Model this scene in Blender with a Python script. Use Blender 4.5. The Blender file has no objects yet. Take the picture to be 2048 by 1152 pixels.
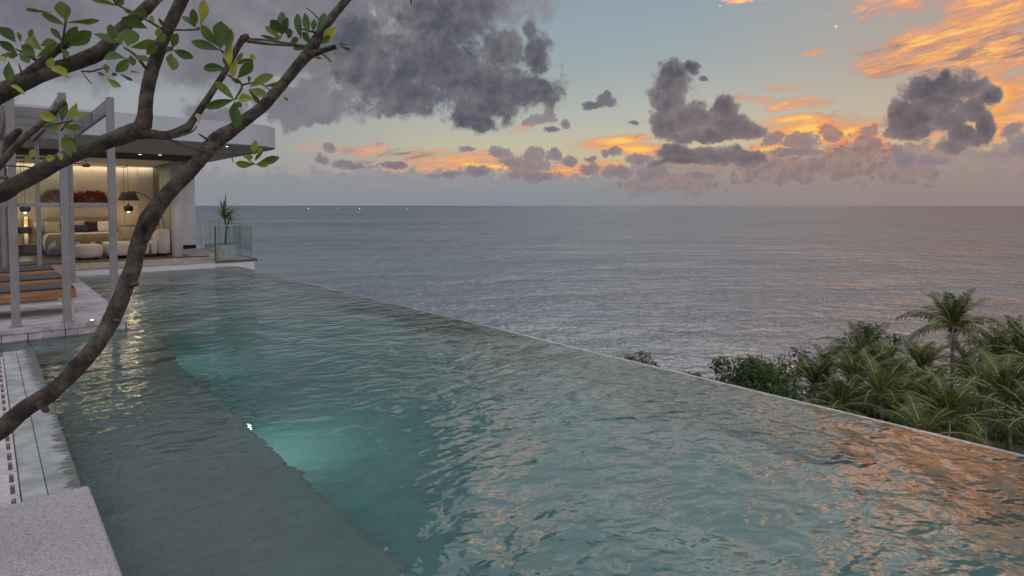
import bpy, bmesh, math, random
import numpy as np
from mathutils import Vector, Matrix, noise as mnoise
R = math.radians
rnd = random.Random(7)
SC = bpy.context.scene
COL = SC.collection

# ------------------------------------------------------------------ camera
HEAD = R(41.0); PITCH = R(2.0); FPX = 1215.0
CAM = Vector((0, 0, 1.8))
F0 = Vector((math.sin(HEAD), math.cos(HEAD), 0)); RT = Vector((math.cos(HEAD), -math.sin(HEAD), 0))
FW = F0 * math.cos(PITCH) - Vector((0, 0, math.sin(PITCH)))
UP = F0 * math.sin(PITCH) + Vector((0, 0, math.cos(PITCH)))
PCY = 452.4
cd = bpy.data.cameras.new('camera'); cam = bpy.data.objects.new('camera', cd); COL.objects.link(cam)
cam.matrix_world = Matrix(((RT.x, UP.x, -FW.x, CAM.x), (RT.y, UP.y, -FW.y, CAM.y), (RT.z, UP.z, -FW.z, CAM.z), (0, 0, 0, 1)))
cd.sensor_width = 36; cd.lens = FPX / 2048 * 36; cd.shift_y = -(576 - PCY) / 2048
cd.clip_start = 0.05; cd.clip_end = 60000
SC.camera = cam

def ray(px, py):
    return (FW + RT * ((px - 1024) / FPX) + UP * (-(py - PCY) / FPX))
def atd(px, py, d):            # point at depth d along the view axis
    return CAM + ray(px, py) * d
def atz(px, py, z):
    r = ray(px, py); return CAM + r * ((z - CAM.z) / r.z)
def aty(px, py, y):
    r = ray(px, py); return CAM + r * ((y - CAM.y) / r.y)
def atx(px, py, x):
    r = ray(px, py); return CAM + r * ((x - CAM.x) / r.x)

def lin(r, g, b):
    f = lambda c: (c / 255 / 12.92) if c / 255 <= 0.04045 else ((c / 255 + 0.055) / 1.055) ** 2.4
    return (f(r), f(g), f(b), 1)

# ------------------------------------------------------------------ node helper
class S:
    def __init__(s, nt, k): s.nt = nt; s.k = k
    def _m(s, op, *a, clamp=False):
        n = s.nt.nodes.new('ShaderNodeMath'); n.operation = op; n.use_clamp = clamp
        for i, v in enumerate((s,) + a):
            if isinstance(v, S): s.nt.links.new(v.k, n.inputs[i])
            else: n.inputs[i].default_value = v
        return S(s.nt, n.outputs[0])
    def __add__(s, o): return s._m('ADD', o)
    __radd__ = __add__
    def __sub__(s, o): return s._m('SUBTRACT', o)
    def __rsub__(s, o): return (s * -1) + o
    def __mul__(s, o): return s._m('MULTIPLY', o)
    __rmul__ = __mul__
    def __truediv__(s, o): return s._m('DIVIDE', o)
    def clamp(s): return s._m('ADD', 0.0, clamp=True)
    def mn(s, o): return s._m('MINIMUM', o)
    def mx(s, o): return s._m('MAXIMUM', o)
    def pw(s, o): return s._m('POWER', o)
    def absv(s): return s._m('ABSOLUTE')
    def ss(s, a, b):      # smoothstep
        n = s.nt.nodes.new('ShaderNodeMapRange'); n.interpolation_type = 'SMOOTHSTEP'
        s.nt.links.new(s.k, n.inputs[0])
        n.inputs[1].default_value = a; n.inputs[2].default_value = b
        n.inputs[3].default_value = 0; n.inputs[4].default_value = 1
        return S(s.nt, n.outputs[0])
def vec(nt, x, y, z=0.0):
    n = nt.nodes.new('ShaderNodeCombineXYZ')
    for i, v in enumerate((x, y, z)):
        if isinstance(v, S): nt.links.new(v.k, n.inputs[i])
        else: n.inputs[i].default_value = v
    return S(nt, n.outputs[0])
def vmath(nt, op, a, b=None, c=None, out=0):
    n = nt.nodes.new('ShaderNodeVectorMath'); n.operation = op
    for i, v in enumerate((a, b, c)):
        if v is None: continue
        if isinstance(v, S): nt.links.new(v.k, n.inputs[i])
        else: n.inputs[i].default_value = v
    return S(nt, n.outputs[out])
def noise(nt, v, scale, detail=5, rough=0.55, dist=0.0, color=False, lac=2.0):
    n = nt.nodes.new('ShaderNodeTexNoise'); n.inputs['Scale'].default_value = scale
    n.inputs['Detail'].default_value = detail; n.inputs['Roughness'].default_value = rough
    n.inputs['Distortion'].default_value = dist; n.inputs['Lacunarity'].default_value = lac
    if v is not None: nt.links.new(v.k, n.inputs['Vector'])
    return S(nt, n.outputs[1 if color else 0])
def voro(nt, v, scale, detail=0.0, rough=0.5, feature='SMOOTH_F1', out=0):
    n = nt.nodes.new('ShaderNodeTexVoronoi'); n.feature = feature
    n.inputs['Scale'].default_value = scale
    if 'Detail' in n.inputs: n.inputs['Detail'].default_value = detail; n.inputs['Roughness'].default_value = rough
    if feature == 'SMOOTH_F1': n.inputs['Smoothness'].default_value = 0.35
    nt.links.new(v.k, n.inputs['Vector'])
    return S(nt, n.outputs[out])
def mixc(nt, f, a, b, mode='MIX'):
    n = nt.nodes.new('ShaderNodeMix'); n.data_type = 'RGBA'; n.blend_type = mode; n.clamp_factor = True
    for k, v in ((0, f), (6, a), (7, b)):
        if isinstance(v, S): nt.links.new(v.k, n.inputs[k])
        else: n.inputs[k].default_value = v
    return S(nt, n.outputs[2])
def ramp(nt, f, stops, interp='LINEAR'):
    n = nt.nodes.new('ShaderNodeValToRGB'); cr = n.color_ramp; cr.interpolation = interp
    while len(cr.elements) < len(stops): cr.elements.new(0.5)
    for e, (p, c) in zip(cr.elements, stops): e.position = p; e.color = c
    nt.links.new(f.k, n.inputs[0])
    return S(nt, n.outputs[0])

# ------------------------------------------------------------------ world: dusk sky with clouds
W = bpy.data.worlds.new('World'); SC.world = W; W.use_nodes = True
nt = W.node_tree; nt.nodes.clear()
tc = nt.nodes.new('ShaderNodeTexCoord'); D = S(nt, tc.outputs['Generated'])
def dot(a, v): return vmath(nt, 'DOT_PRODUCT', a, tuple(v), out=1)
dx = dot(D, RT); dy = dot(D, F0); dz = dot(D, (0, 0, 1))
AZ = dx._m('ARCTAN2', dy) * (180 / math.pi)          # degrees right of the view axis
EL = dz._m('ARCSINE') * (180 / math.pi)
def ae(px, py):
    d = ray(px, py).normalized()
    return (math.degrees(math.atan2(d.dot(RT), d.dot(F0))), math.degrees(math.asin(d.z)))
def ell(px, py, rx, ry):
    a, e = ae(px, py); a2, _ = ae(px + rx, py); _, e2 = ae(px, py - ry)
    return a, e, abs(a2 - a), abs(e2 - e)
def blobs(A, E, lst):
    P = vec(nt, A, E)
    out = None
    for b in lst:
        a, e, ra, re_ = ell(*b)
        q = vmath(nt, 'MULTIPLY_ADD', P, (1 / ra, 1 / re_, 0), (-a / ra, -e / re_, 0))
        d = vmath(nt, 'LENGTH', q, out=1)
        out = d if out is None else out.mn(d)
    return out
# noises shared by the layers
Dn = D
warpc = noise(nt, Dn, 14, 5, 0.6, color=True)
sp = nt.nodes.new('ShaderNodeSeparateColor'); nt.links.new(warpc.k, sp.inputs[0])
wx = S(nt, sp.outputs[0]) - 0.5; wy = S(nt, sp.outputs[1]) - 0.5
fb = noise(nt, vmath(nt, 'ADD', Dn, (3.1, 1.7, 0.4)), 32, 6, 0.6)
big = noise(nt, vmath(nt, 'ADD', Dn, (1.3, 5.1, 2.2)), 16, 3, 0.5)
lump = voro(nt, vmath(nt, 'MULTIPLY_ADD', warpc, (0.05, 0.05, 0.05), Dn), 52, 2.0, 0.55, 'F1')
# sun direction (just behind the clouds right of centre, on the horizon)
SUN_AZ, SUN_EL = ae(1560, 300)
SHIFT = tuple((RT * 0.006 + Vector((0, 0, -0.008))))
fb2 = noise(nt, vmath(nt, 'ADD', Dn, tuple(Vector((3.1, 1.7, 0.4)) + Vector(SHIFT))), 32, 6, 0.6)
lump2 = voro(nt, vmath(nt, 'ADD', vmath(nt, 'MULTIPLY_ADD', warpc, (0.05, 0.05, 0.05), Dn), SHIFT), 52, 2.0, 0.55, 'F1')
low = noise(nt, Dn, 7, 4, 0.5)
relief = (((fb2 - fb) * 3.2) + ((lump - lump2) * 1.6) * -1.0)

# clear sky
t = (EL / 30.0).clamp()
clear = ramp(nt, t, [(0.0, lin(150, 146, 150)), (0.05, lin(160, 152, 150)), (0.10, lin(196, 178, 156)), (0.17, lin(204, 196, 166)),
                     (0.27, lin(184, 190, 180)), (0.42, lin(162, 176, 180)), (0.60, lin(150, 168, 180)), (0.80, lin(116, 138, 158)), (1.0, lin(100, 124, 148))])
# Nishita adds the physical dusk falloff far from the sunset
sky = nt.nodes.new('ShaderNodeTexSky'); sky.sky_type = 'NISHITA'; sky.sun_disc = False
sky.sun_elevation = R(2.0); sky.sun_rotation = HEAD + R(SUN_AZ); sky.air_density = 1.0; sky.dust_density = 1.5; sky.ozone_density = 2.0
nish = mixc(nt, 1.0, S(nt, sky.outputs[0]), (0.05, 0.05, 0.05, 1), 'MULTIPLY')
clear = mixc(nt, 0.12, clear, nish)
toward = (1.0 - ((AZ - SUN_AZ) / 75.0).absv()).clamp()
clear = mixc(nt, (0.0 - AZ).ss(2, 26) * 0.8, clear, mixc(nt, (EL / 12.0).clamp(), lin(146, 148, 158), lin(152, 158, 166)))
warmR = AZ.ss(14, 36) * EL.ss(-1, 7)
clear = mixc(nt, warmR * 0.35, clear, lin(205, 160, 120))
# sky behind the view made paler blue, added brightness to light the scene
behind = AZ.absv().ss(60, 130)
clear = mixc(nt, behind * 0.6, clear, lin(178, 186, 202))

col = clear
def over(col, alpha, c): return mixc(nt, alpha.clamp(), col, c)

# high cirrus lit orange from below
Dst = vmath(nt, 'MULTIPLY', D, (1.0, 1.0, 5.5))
tilt = vmath(nt, 'ADD', Dst, vec(nt, AZ * 0.0, 0.0, AZ * -0.014))
cir = noise(nt, tilt, 9, 8, 0.62, 0.6)
cirf = noise(nt, vmath(nt, 'MULTIPLY', tilt, (1.3, 1.3, 1.6)), 30, 6, 0.65, 0.8)
A1 = AZ + wx * 7.0; E1 = EL + wy * 2.6
cirzone = [(1900, 95, 190, 55), (2060, 150, 160, 80), (2000, 20, 130, 60), (1800, 130, 110, 28), (1960, 240, 120, 60),
           (1500, 197, 80, 8), (1560, 172, 40, 7), (1600, 205, 70, 12),
           (1640, 258, 150, 30), (1700, 285, 90, 25), (1560, 300, 60, 18), (1270, 292, 130, 22), (1290, 335, 260, 9), (930, 318, 140, 20), (860, 340, 130, 12), (1150, 345, 160, 10),
           (690, 300, 90, 12), (1050, 255, 30, 10), (1400, 330, 60, 16), (1740, 30, 26, 16), (1633, 107, 20, 5),
           (2150, 330, 200, 60), (1860, 300, 60, 24)]
dz1 = blobs(A1, E1, cirzone)
czone = (1.25 - dz1).ss(0.0, 0.75)
high = [(1300, -30, 60, 18), (1550, -60, 60, 14), (2000, -260, 300, 90), (1900, -70, 260, 80), (1500, -10, 40, 10), (1720, -140, 90, 40), (880, -170, 170, 60), (1010, -60, 100, 26), (1960, -160, 330, 120), (1800, -330, 300, 80), (1300, -260, 90, 36), (1230, -120, 40, 16), (2400, -50, 250, 220)]
dz2 = blobs(A1, E1, high)
czone = czone.mx((1.3 - dz2).ss(0.0, 0.6))
cval = (cir * 0.62 + cirf * 0.38)
calpha = (czone * (cval.ss(0.35, 0.58)))
hot = (cval.ss(0.36, 0.68) * (1.25 - dz1.mn(dz2)).ss(-0.1, 0.7))
elw = EL.ss(4.0, 12.0)
ccol = ramp(nt, hot, [(0.0, lin(172, 140, 132)), (0.25, lin(214, 142, 112)), (0.5, lin(244, 158, 98)), (0.8, lin(255, 188, 104)), (1.0, lin(255, 214, 138))])
ccol = vmath(nt, 'SCALE', ccol); nt.links.new((EL.ss(14, 22) * 1.7 + 1.0).k, ccol.k.node.inputs['Scale'])
left_fade = AZ.ss(-20, 6)
ccol = mixc(nt, 1.0 - left_fade * 0.75 - 0.25, ccol, lin(200, 158, 142))
col = over(col, calpha * 0.9, ccol)
# thin grey streaks in the orange
g2 = noise(nt, vmath(nt, 'ADD', tilt, (9.0, 4.0, 2.0)), 13, 7, 0.62, 0.5)
gz = (1.2 - blobs(A1, E1, [(1640, 235, 130, 15), (1860, 120, 150, 45), (1990, 90, 110, 45), (2010, 300, 100, 50), (1290, 280, 60, 16), (780, 310, 120, 16), (1700, 268, 60, 10)])).ss(0, 0.7)
col = over(col, gz * g2.ss(0.50, 0.62) * 0.75, lin(140, 118, 118))

# fiery glow behind the low cumulus
gl = blobs(AZ + wx * 3, EL + wy * 1.5, [(1625, 262, 105, 30), (1600, 240, 100, 16), (1230, 285, 70, 14), (1010, 335, 90, 9), (1620, 272, 80, 22), (1540, 305, 50, 18), (1270, 300, 70, 14), (1700, 262, 45, 14), (1980, 190, 60, 60), (1960, 245, 40, 30), (1070, 345, 70, 6), (950, 330, 60, 8), (1330, 338, 70, 8)])
glow = (1.1 - gl).ss(0.0, 0.9) * cval.ss(0.28, 0.52)
col = over(col, glow * 0.9, ramp(nt, glow, [(0, lin(230, 130, 80)), (0.6, lin(255, 166, 74)), (1, lin(255, 206, 110))]))

# low grey haze bank over the horizon
hb = EL + (fb - 0.5) * 3.2 + (lump * -1.0 + 0.65) * 1.3
hz_top = 2.6 + AZ.ss(5, 18) * 1.6 + (0.0 - AZ).ss(0, 25) * -0.2
hbank = (hz_top - hb).ss(-0.25, 0.35)
hcol = mixc(nt, AZ.ss(2, 30), lin(138, 143, 150), lin(146, 134, 131))
hcol = mixc(nt, (EL / 4.0).clamp(), hcol, mixc(nt, AZ.ss(0, 25), lin(150, 151, 154), lin(158, 140, 134)))
hcol = mixc(nt, (relief * 0.9 + 0.5).clamp() * EL.ss(1.0, 4.0) * 0.5, hcol, lin(134, 126, 132))
col = over(col, hbank * 0.86, hcol)
# second, softer bank with glowing rims
bump1 = blobs(AZ + wx * 2.4, EL + wy * 2.0, [(1690, 320, 60, 60), (1665, 262, 22, 24), (1735, 300, 50, 46), (1745, 265, 24, 20), (1800, 340, 90, 40), (1560, 345, 120, 30), (1340, 370, 110, 24)])
f1 = 1.15 - bump1 + (fb - 0.5) * 1.1 + (0.62 - lump) * 0.7
a1 = f1.ss(0.0, 0.10)
rim1 = f1.ss(0.0, 0.06) * (1.0 - f1.ss(0.06, 0.26)) * EL.ss(3.0, 6.0)
bc = mixc(nt, EL.ss(1.0, 6.5), lin(150, 132, 130), lin(166, 134, 126))
bc = mixc(nt, (relief * 1.2 + 0.35).clamp() * 0.6, bc, lin(128, 114, 118))
bc = mixc(nt, rim1 * 0.9, bc, lin(255, 150, 84))
col = over(col, a1 * 0.94, bc)

# overcast veil, upper left
veil = blobs(AZ + wx * 9, EL + wy * 7, [(250, 40, 470, 175), (650, 60, 170, 130), (800, -20, 330, 110), (300, -260, 700, 260), (-300, 100, 400, 260), (1000, -20, 130, 50), (630, 225, 100, 34), (560, 200, 90, 40), (430, 235, 90, 30), (670, 190, 120, 55)])
vf = 1.0 - veil + (low - 0.5) * 0.8 + (fb - 0.5) * 0.5
va = vf.ss(-0.05, 0.38)
vtone = ((low - 0.5) * 2.2 + (fb - 0.5) * 0.35 + 0.5 + relief * 0.04 + wx * 0.7).clamp()
vcol = mixc(nt, vtone, lin(100, 100, 112), lin(138, 134, 141))
holes = (1.1 - blobs(AZ + wx * 5, EL + wy * 5, [(792, 52, 28, 40), (760, 20, 26, 26), (700, 175, 50, 38), (720, 215, 40, 22), (965, 60, 45, 24), (560, 165, 30, 14)])).ss(0, 0.9)
vcol = mixc(nt, holes * (fb.ss(0.42, 0.62)) * 0.95, vcol, lin(176, 180, 182))
col = over(col, va * 0.96, vcol)

# cumulus, back to front
def cumulus(col, lst, dark, light, amp=1.0, soft=0.16, warp=2.2, rim=None, fade=1.0, tex=0.16, size=1.08):
    lst = [(x, y, a * size, b * size) for x, y, a, b in lst]
    d = blobs(AZ + wx * warp, EL + wy * warp, lst)
    f = 1.32 - d * 1.2 + (fb - 0.5) * 1.5 * amp + (0.62 - lump) * 0.75 * amp
    a = f.ss(-0.06, soft * 1.25)
    tone = (relief * tex + (fb - 0.5) * 0.3 + (big - 0.5) * 1.25 + 0.46 - f * 0.34).clamp()
    c = mixc(nt, tone, dark, light)
    near = (1.0 - ((AZ - SUN_AZ) / 26.0).absv()).clamp() * (1.0 - EL.ss(5, 14))
    c = mixc(nt, near * 0.30, c, lin(168, 138, 130))
    edge = (1.0 - f.ss(0.0, 0.6))
    c = mixc(nt, edge * 0.5, c, light)
    c = mixc(nt, (1.0 - f.ss(0.0, 0.22)) * near * 0.6, c, lin(240, 160, 110))
    if rim: c = mixc(nt, (1.0 - f.ss(0.0, 0.16)) * 0.6, c, rim)
    return over(col, a * fade, c)
far = [(1000, 306, 22, 16), (1020, 325, 34, 14), (1060, 312, 24, 22), (1105, 314, 22, 16), (1055, 335, 50, 16), (940, 300, 22, 8), (1140, 322, 16, 10), (1222, 310, 26, 13), (1280, 318, 34, 10),
       (1180, 322, 20, 8), (640, 322, 22, 12), (700, 330, 70, 9), (655, 300, 10, 12), (1600, 288, 46, 20), (1555, 282, 24, 18), (1590, 308, 70, 10), (1820, 318, 42, 20), (1800, 300, 20, 16), (1870, 322, 40, 14),
       (1240, 345, 40, 16), (1300, 345, 46, 20), (1180, 340, 24, 12), (960, 345, 36, 12), (900, 350, 60, 8), (1400, 355, 30, 10), (2030, 258, 26, 22), (2060, 290, 50, 26), (2090, 350, 80, 30), (790, 330, 50, 8),
       (1060, 352, 60, 14), (1130, 245, 10, 12), (1075, 245, 30, 14), (1095, 232, 14, 18), (2300, 250, 90, 60), (-100, 330, 200, 18)]
col = cumulus(col, far, lin(116, 112, 124), lin(156, 144, 146), amp=1.0, soft=0.22, warp=2.0, fade=0.88)
tiny = [(1192, 212, 26, 10), (1214, 203, 22, 15), (1218, 190, 9, 11), (1265, 245, 12, 6), (1403, 158, 10, 6), (1100, 262, 20, 8)]
col = cumulus(col, tiny, lin(92, 92, 106), lin(128, 126, 136), amp=0.7, soft=0.3, warp=1.6, fade=0.9)
Lc = [(860, 120, 150, 105), (960, 165, 160, 75), (830, 190, 100, 45), (1035, 175, 90, 55), (1075, 100, 34, 55), (1060, 62, 20, 22), (1088, 180, 42, 44), (970, 215, 90, 38), (950, 240, 62, 24), (760, 165, 60, 60),
      (885, 40, 120, 70), (900, -30, 150, 60), (930, 10, 90, 50), (740, 140, 90, 70), (700, 90, 110, 70), (800, 215, 90, 24), (1000, 100, 60, 50)]
col = cumulus(col, Lc, lin(84, 86, 97), lin(142, 140, 144), amp=0.66, soft=0.5, warp=2.6, size=1.14)
M = [(1345, 155, 36, 36), (1340, 205, 46, 48), (1350, 180, 34, 36), (1375, 240, 76, 38), (1450, 222, 30, 30), (1462, 250, 62, 28), (1500, 262, 40, 24), (1420, 272, 110, 16), (1335, 250, 40, 30), (1382, 140, 16, 18), (1318, 240, 22, 24),
     (1350, 306, 50, 18), (1430, 312, 76, 22), (1500, 318, 50, 16), (1370, 325, 90, 10)]
col = cumulus(col, M, lin(82, 84, 95), lin(146, 140, 142), amp=0.62, soft=0.28, warp=2.2, size=1.12)
Rr = [(1850, 180, 56, 26), (1900, 172, 66, 34), (1945, 168, 40, 22), (1800, 225, 30, 26), (1830, 238, 62, 34), (1840, 262, 56, 16), (1880, 205, 72, 34), (1900, 240, 50, 30), (1955, 215, 36, 36), (1930, 270, 44, 30), (1910, 292, 34, 16), (1975, 245, 22, 40),
      (1980, 185, 22, 24), (1890, 150, 14, 12)]
col = cumulus(col, Rr, lin(82, 82, 93), lin(150, 138, 138), amp=0.72, soft=0.30, warp=2.4, size=1.15)
# clouds above and beside the frame (the sky goes on; the pool mirrors them)
up = [(1580, -120, 130, 55), (1660, -180, 120, 50), (1480, -100, 60, 30), (1250, -420, 260, 80), (2500, -200, 160, 60), (-900, 60, 300, 120), (2900, 100, 300, 90)]
col = cumulus(col, up, lin(74, 76, 94), lin(138, 132, 142), amp=1.0, soft=0.3, warp=4)
# scattered cloud over the rest of the dome
rest = (noise(nt, vmath(nt, 'MULTIPLY', D, (1, 1, 2.0)), 3.5, 8, 0.6).ss(0.5, 0.66)) * (AZ.absv().ss(50, 62).mx(EL.ss(34, 44)))
col = over(col, rest * 0.8, mixc(nt, (relief + 0.4).clamp(), lin(136, 136, 150), lin(184, 180, 186)))
# horizon murk in front of everything
murk = (1.0 - EL.ss(-0.2, 3.2)) * 0.7
col = over(col, murk, mixc(nt, AZ.ss(2, 32), lin(136, 142, 150), lin(146, 134, 132)))
# four bright points of light high in the sky (evening stars)
for sx, sy, sr, sg in ((1440, 12, .075, 1.0), (1490, 51, .045, .6), (1658, 27, .05, .6), (1672, 53, .11, 1.0)):
    a, e = ae(sx, sy)
    v = vmath(nt, 'SUBTRACT', vec(nt, AZ, EL), (a, e, 0))
    dd = vmath(nt, 'LENGTH', v, out=1)
    col = mixc(nt, (1.0 - dd.ss(sr * 0.4, sr * 1.5)) * sg, col, (0.95, 0.72, 0.28, 1))
# the dome overhead and behind is scaled up, brightness added to light the surfaces
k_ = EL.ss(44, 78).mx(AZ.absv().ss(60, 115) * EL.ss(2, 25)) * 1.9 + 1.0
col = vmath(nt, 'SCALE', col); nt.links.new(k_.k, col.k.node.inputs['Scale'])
# below the horizon
col = mixc(nt, EL.ss(-0.3, -1.5), col, lin(70, 76, 88))
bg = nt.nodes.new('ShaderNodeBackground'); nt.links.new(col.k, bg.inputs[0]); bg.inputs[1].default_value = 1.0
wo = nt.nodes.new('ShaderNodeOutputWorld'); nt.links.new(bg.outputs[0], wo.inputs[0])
W.cycles.sampling_method = 'NONE'

# ------------------------------------------------------------------ sun: a wide soft glow from behind the cloud bank
sl = bpy.data.lights.new('sun', 'SUN'); sl.energy = 0.17; sl.angle = R(38); sl.color = (1.0, 0.95, 0.90)
so = bpy.data.objects.new('sun', sl); COL.objects.link(so)
a_, e_ = HEAD + R(SUN_AZ - 9), R(28)
sd = Vector((math.sin(a_) * math.cos(e_), math.cos(a_) * math.cos(e_), math.sin(e_)))
so.rotation_euler = (-sd).to_track_quat('-Z', 'Y').to_euler()
vs = SC.view_settings; vs.view_transform = 'Standard'; vs.look = 'None'; vs.exposure = 0; vs.gamma = 1; vs.use_curve_mapping = False
cy = SC.cycles; cy.use_denoising = True; cy.max_bounces = 7; cy.transmission_bounces = 8; cy.transparent_max_bounces = 24
cy.sample_clamp_indirect = 12.0; cy.use_light_tree = False; cy.caustics_reflective = True; cy.caustics_refractive = True; cy.blur_glossy = 0.5

# ------------------------------------------------------------------ mesh + object helpers
def mat(name, base=(0.5, 0.5, 0.5), rough=0.6, metal=0.0, spec=0.5, fn=None):
    m = bpy.data.materials.new(name); m.use_nodes = True
    nt = m.node_tree; p = nt.nodes['Principled BSDF']
    p.inputs['Base Color'].default_value = tuple(base[:3]) + (1,)
    p.inputs['Roughness'].default_value = rough; p.inputs['Metallic'].default_value = metal
    p.inputs['Specular IOR Level'].default_value = spec
    if fn: fn(nt, p)
    return m
def pos(nt, obj=False):
    if obj:
        t = nt.nodes.new('ShaderNodeTexCoord'); return S(nt, t.outputs['Object'])
    g = nt.nodes.new('ShaderNodeNewGeometry'); return S(nt, g.outputs['Position'])
def orand(nt):
    o = nt.nodes.new('ShaderNodeObjectInfo'); return S(nt, o.outputs['Random'])
def setc(nt, p, c): nt.links.new(c.k, p.inputs['Base Color'])
def setr(nt, p, c): nt.links.new(c.k, p.inputs['Roughness'])
def bump(nt, p, h, strength=0.5, dist=0.01):
    b = nt.nodes.new('ShaderNodeBump'); b.inputs['Strength'].default_value = strength; b.inputs['Distance'].default_value = dist
    nt.links.new(h.k, b.inputs['Height']); nt.links.new(b.outputs[0], p.inputs['Normal'] if hasattr(p, 'inputs') else p)
    return b
def grain(c1, c2, scale=8, detail=6, rough=0.6, bmp=0.3, bd=0.004, stretch=(1, 1, 1), vary=0.0, contrast=(0.3, 0.7), rr=None):
    def f(nt, p):
        P = vmath(nt, 'MULTIPLY', pos(nt), stretch)
        n = noise(nt, P, scale, detail, rough)
        c = mixc(nt, n.ss(*contrast), tuple(c1) + (1,), tuple(c2) + (1,))
        if vary:
            k = orand(nt) * (2 * vary) + (1 - vary)
            c = vmath(nt, 'SCALE', c); 
            nt.links.new(k.k, c.k.node.inputs['Scale'])
        setc(nt, p, c)
        if rr: setr(nt, p, n * (rr[1] - rr[0]) + rr[0])
        fine = noise(nt, P, scale * 6, 4, 0.6)
        bump(nt, p, n * 0.6 + fine * 0.4, bmp, bd)
    return f

def link(name, me, parent=None, m=None, label=None, cat=None, group=None, kind=None, loc=None):
    o = bpy.data.objects.new(name, me); COL.objects.link(o)
    if m is not None and me is not None and not me.materials: me.materials.append(m)
    if parent is not None: o.parent = parent
    if loc is not None: o.location = loc
    for k, v in (('label', label), ('category', cat), ('group', group), ('kind', kind)):
        if v: o[k] = v
    return o
def empty(name, label, cat, loc=(0, 0, 0), group=None, kind=None, rotz=0):
    o = link(name, None, None, None, label, cat, group, kind, loc); o.rotation_euler.z = rotz; o.empty_display_size = 0.2
    return o
class MB:
    """collects verts/faces; coordinates are local to the object that gets them"""
    def __init__(s): s.v = []; s.f = []; s.sm = []
    def add(s, vs, fs, smooth=False):
        b = len(s.v); s.v += [tuple(v) for v in vs]; s.f += [tuple(i + b for i in f) for f in fs]; s.sm += [smooth] * len(fs); return s
    def box(s, lo, hi, bev=0.0, mtx=None):
        bm = bmesh.new(); bmesh.ops.create_cube(bm, size=1)
        c = [(a + b) / 2 for a, b in zip(lo, hi)]; d = [abs(b - a) for a, b in zip(lo, hi)]
        for v in bm.verts: v.co = Vector((v.co.x * d[0] + c[0], v.co.y * d[1] + c[1], v.co.z * d[2] + c[2]))
        if bev: bmesh.ops.bevel(bm, geom=bm.edges[:], offset=min(bev, min(d) * .45), segments=2 if bev > .02 else 1, affect='EDGES', profile=0.6)
        if mtx is not None: bm.transform(mtx)
        bm.verts.index_update()
        s.add([v.co for v in bm.verts], [[v.index for v in f.verts] for f in bm.faces], bev > 0.02); bm.free(); return s
    def tube(s, pts, rad, n=8, cap=True, smooth=True, wob=0.0, sc=6.0):
        pts = [Vector(p) for p in pts]
        if not hasattr(rad, '__len__'): rad = [rad] * len(pts)
        vs = []; t0 = (pts[1] - pts[0]).normalized()
        nrm = t0.orthogonal().normalized()
        for i, p in enumerate(pts):
            t = (pts[min(i + 1, len(pts) - 1)] - pts[max(i - 1, 0)]).normalized()
            nrm = (nrm - t * nrm.dot(t)).normalized(); bn = t.cross(nrm)
            for k in range(n):
                a = 2 * math.pi * k / n
                d = nrm * math.cos(a) + bn * math.sin(a); r = rad[i]
                if wob: r *= 1 + wob * (mnoise.noise((p + d * r) * sc) + 0.5 * mnoise.noise((p + d * r) * sc * 3.1))
                vs.append(p + d * r)
        fs = [[i * n + k, i * n + (k + 1) % n, (i + 1) * n + (k + 1) % n, (i + 1) * n + k] for i in range(len(pts) - 1) for k in range(n)]
        if cap: fs += [list(range(n))[::-1], [(len(pts) - 1) * n + k for k in range(n)]]
        return s.add(vs, fs, smooth)
    def lathe(s, prof, c=(0, 0, 0), n=24, sx=1, sy=1):
        vs = [(c[0] + r * math.cos(2 * math.pi * k / n) * sx, c[1] + r * math.sin(2 * math.pi * k / n) * sy, c[2] + z) for r, z in prof for k in range(n)]
        fs = [[i * n + k, i * n + (k + 1) % n, (i + 1) * n + (k + 1) % n, (i + 1) * n + k] for i in range(len(prof) - 1) for k in range(n)]
        fs += [list(range(n))[::-1], [(len(prof) - 1) * n + k for k in range(n)]]
        return s.add(vs, fs, True)
    def prism(s, poly, z0, z1):
        n = len(poly); vs = [(x, y, z0) for x, y in poly] + [(x, y, z1) for x, y in poly]
        fs = [list(range(n))[::-1], list(range(n, 2 * n))] + [[i, (i + 1) % n, n + (i + 1) % n, n + i] for i in range(n)]
        return s.add(vs, fs)
    def mesh(s, name):
        me = bpy.data.meshes.new(name); me.from_pydata(s.v, [], s.f)
        me.polygons.foreach_set('use_smooth', s.sm); me.update(); return me
    def build(s, name, m, parent=None, **k):
        me = s.mesh(name); me.materials.append(m); return link(name, me, parent, **k)
def grid_mesh(name, X, Y, Z):
    h, w = X.shape
    me = bpy.data.meshes.new(name)
    me.vertices.add(h * w); me.vertices.foreach_set('co', np.stack([X, Y, Z], -1).astype(np.float32).ravel())
    i = np.arange((h - 1) * (w - 1)); r = i // (w - 1); c = i % (w - 1); a = r * w + c
    q = np.stack([a, a + 1, a + w + 1, a + w], -1).astype(np.int32)
    n = len(q); me.loops.add(n * 4); me.polygons.add(n)
    me.loops.foreach_set('vertex_index', q.ravel()); me.polygons.foreach_set('loop_start', np.arange(n, dtype=np.int32) * 4)
    me.polygons.foreach_set('loop_total', np.full(n, 4, np.int32)); me.polygons.foreach_set('use_smooth', np.ones(n, bool))
    me.update(calc_edges=True); return me

# ------------------------------------------------------------------ key dimensions (metres; pool water at z = 0)
SEA = -32.0; DK = 0.17
PX0, PX1 = 0.43, 5.59           # pool: left margin, infinity edge
PY0, PY1 = -6.0, 18.7           # pool: near end (behind the camera), terrace front
DX = 1.56; DY = 10.3            # deck corner

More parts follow.
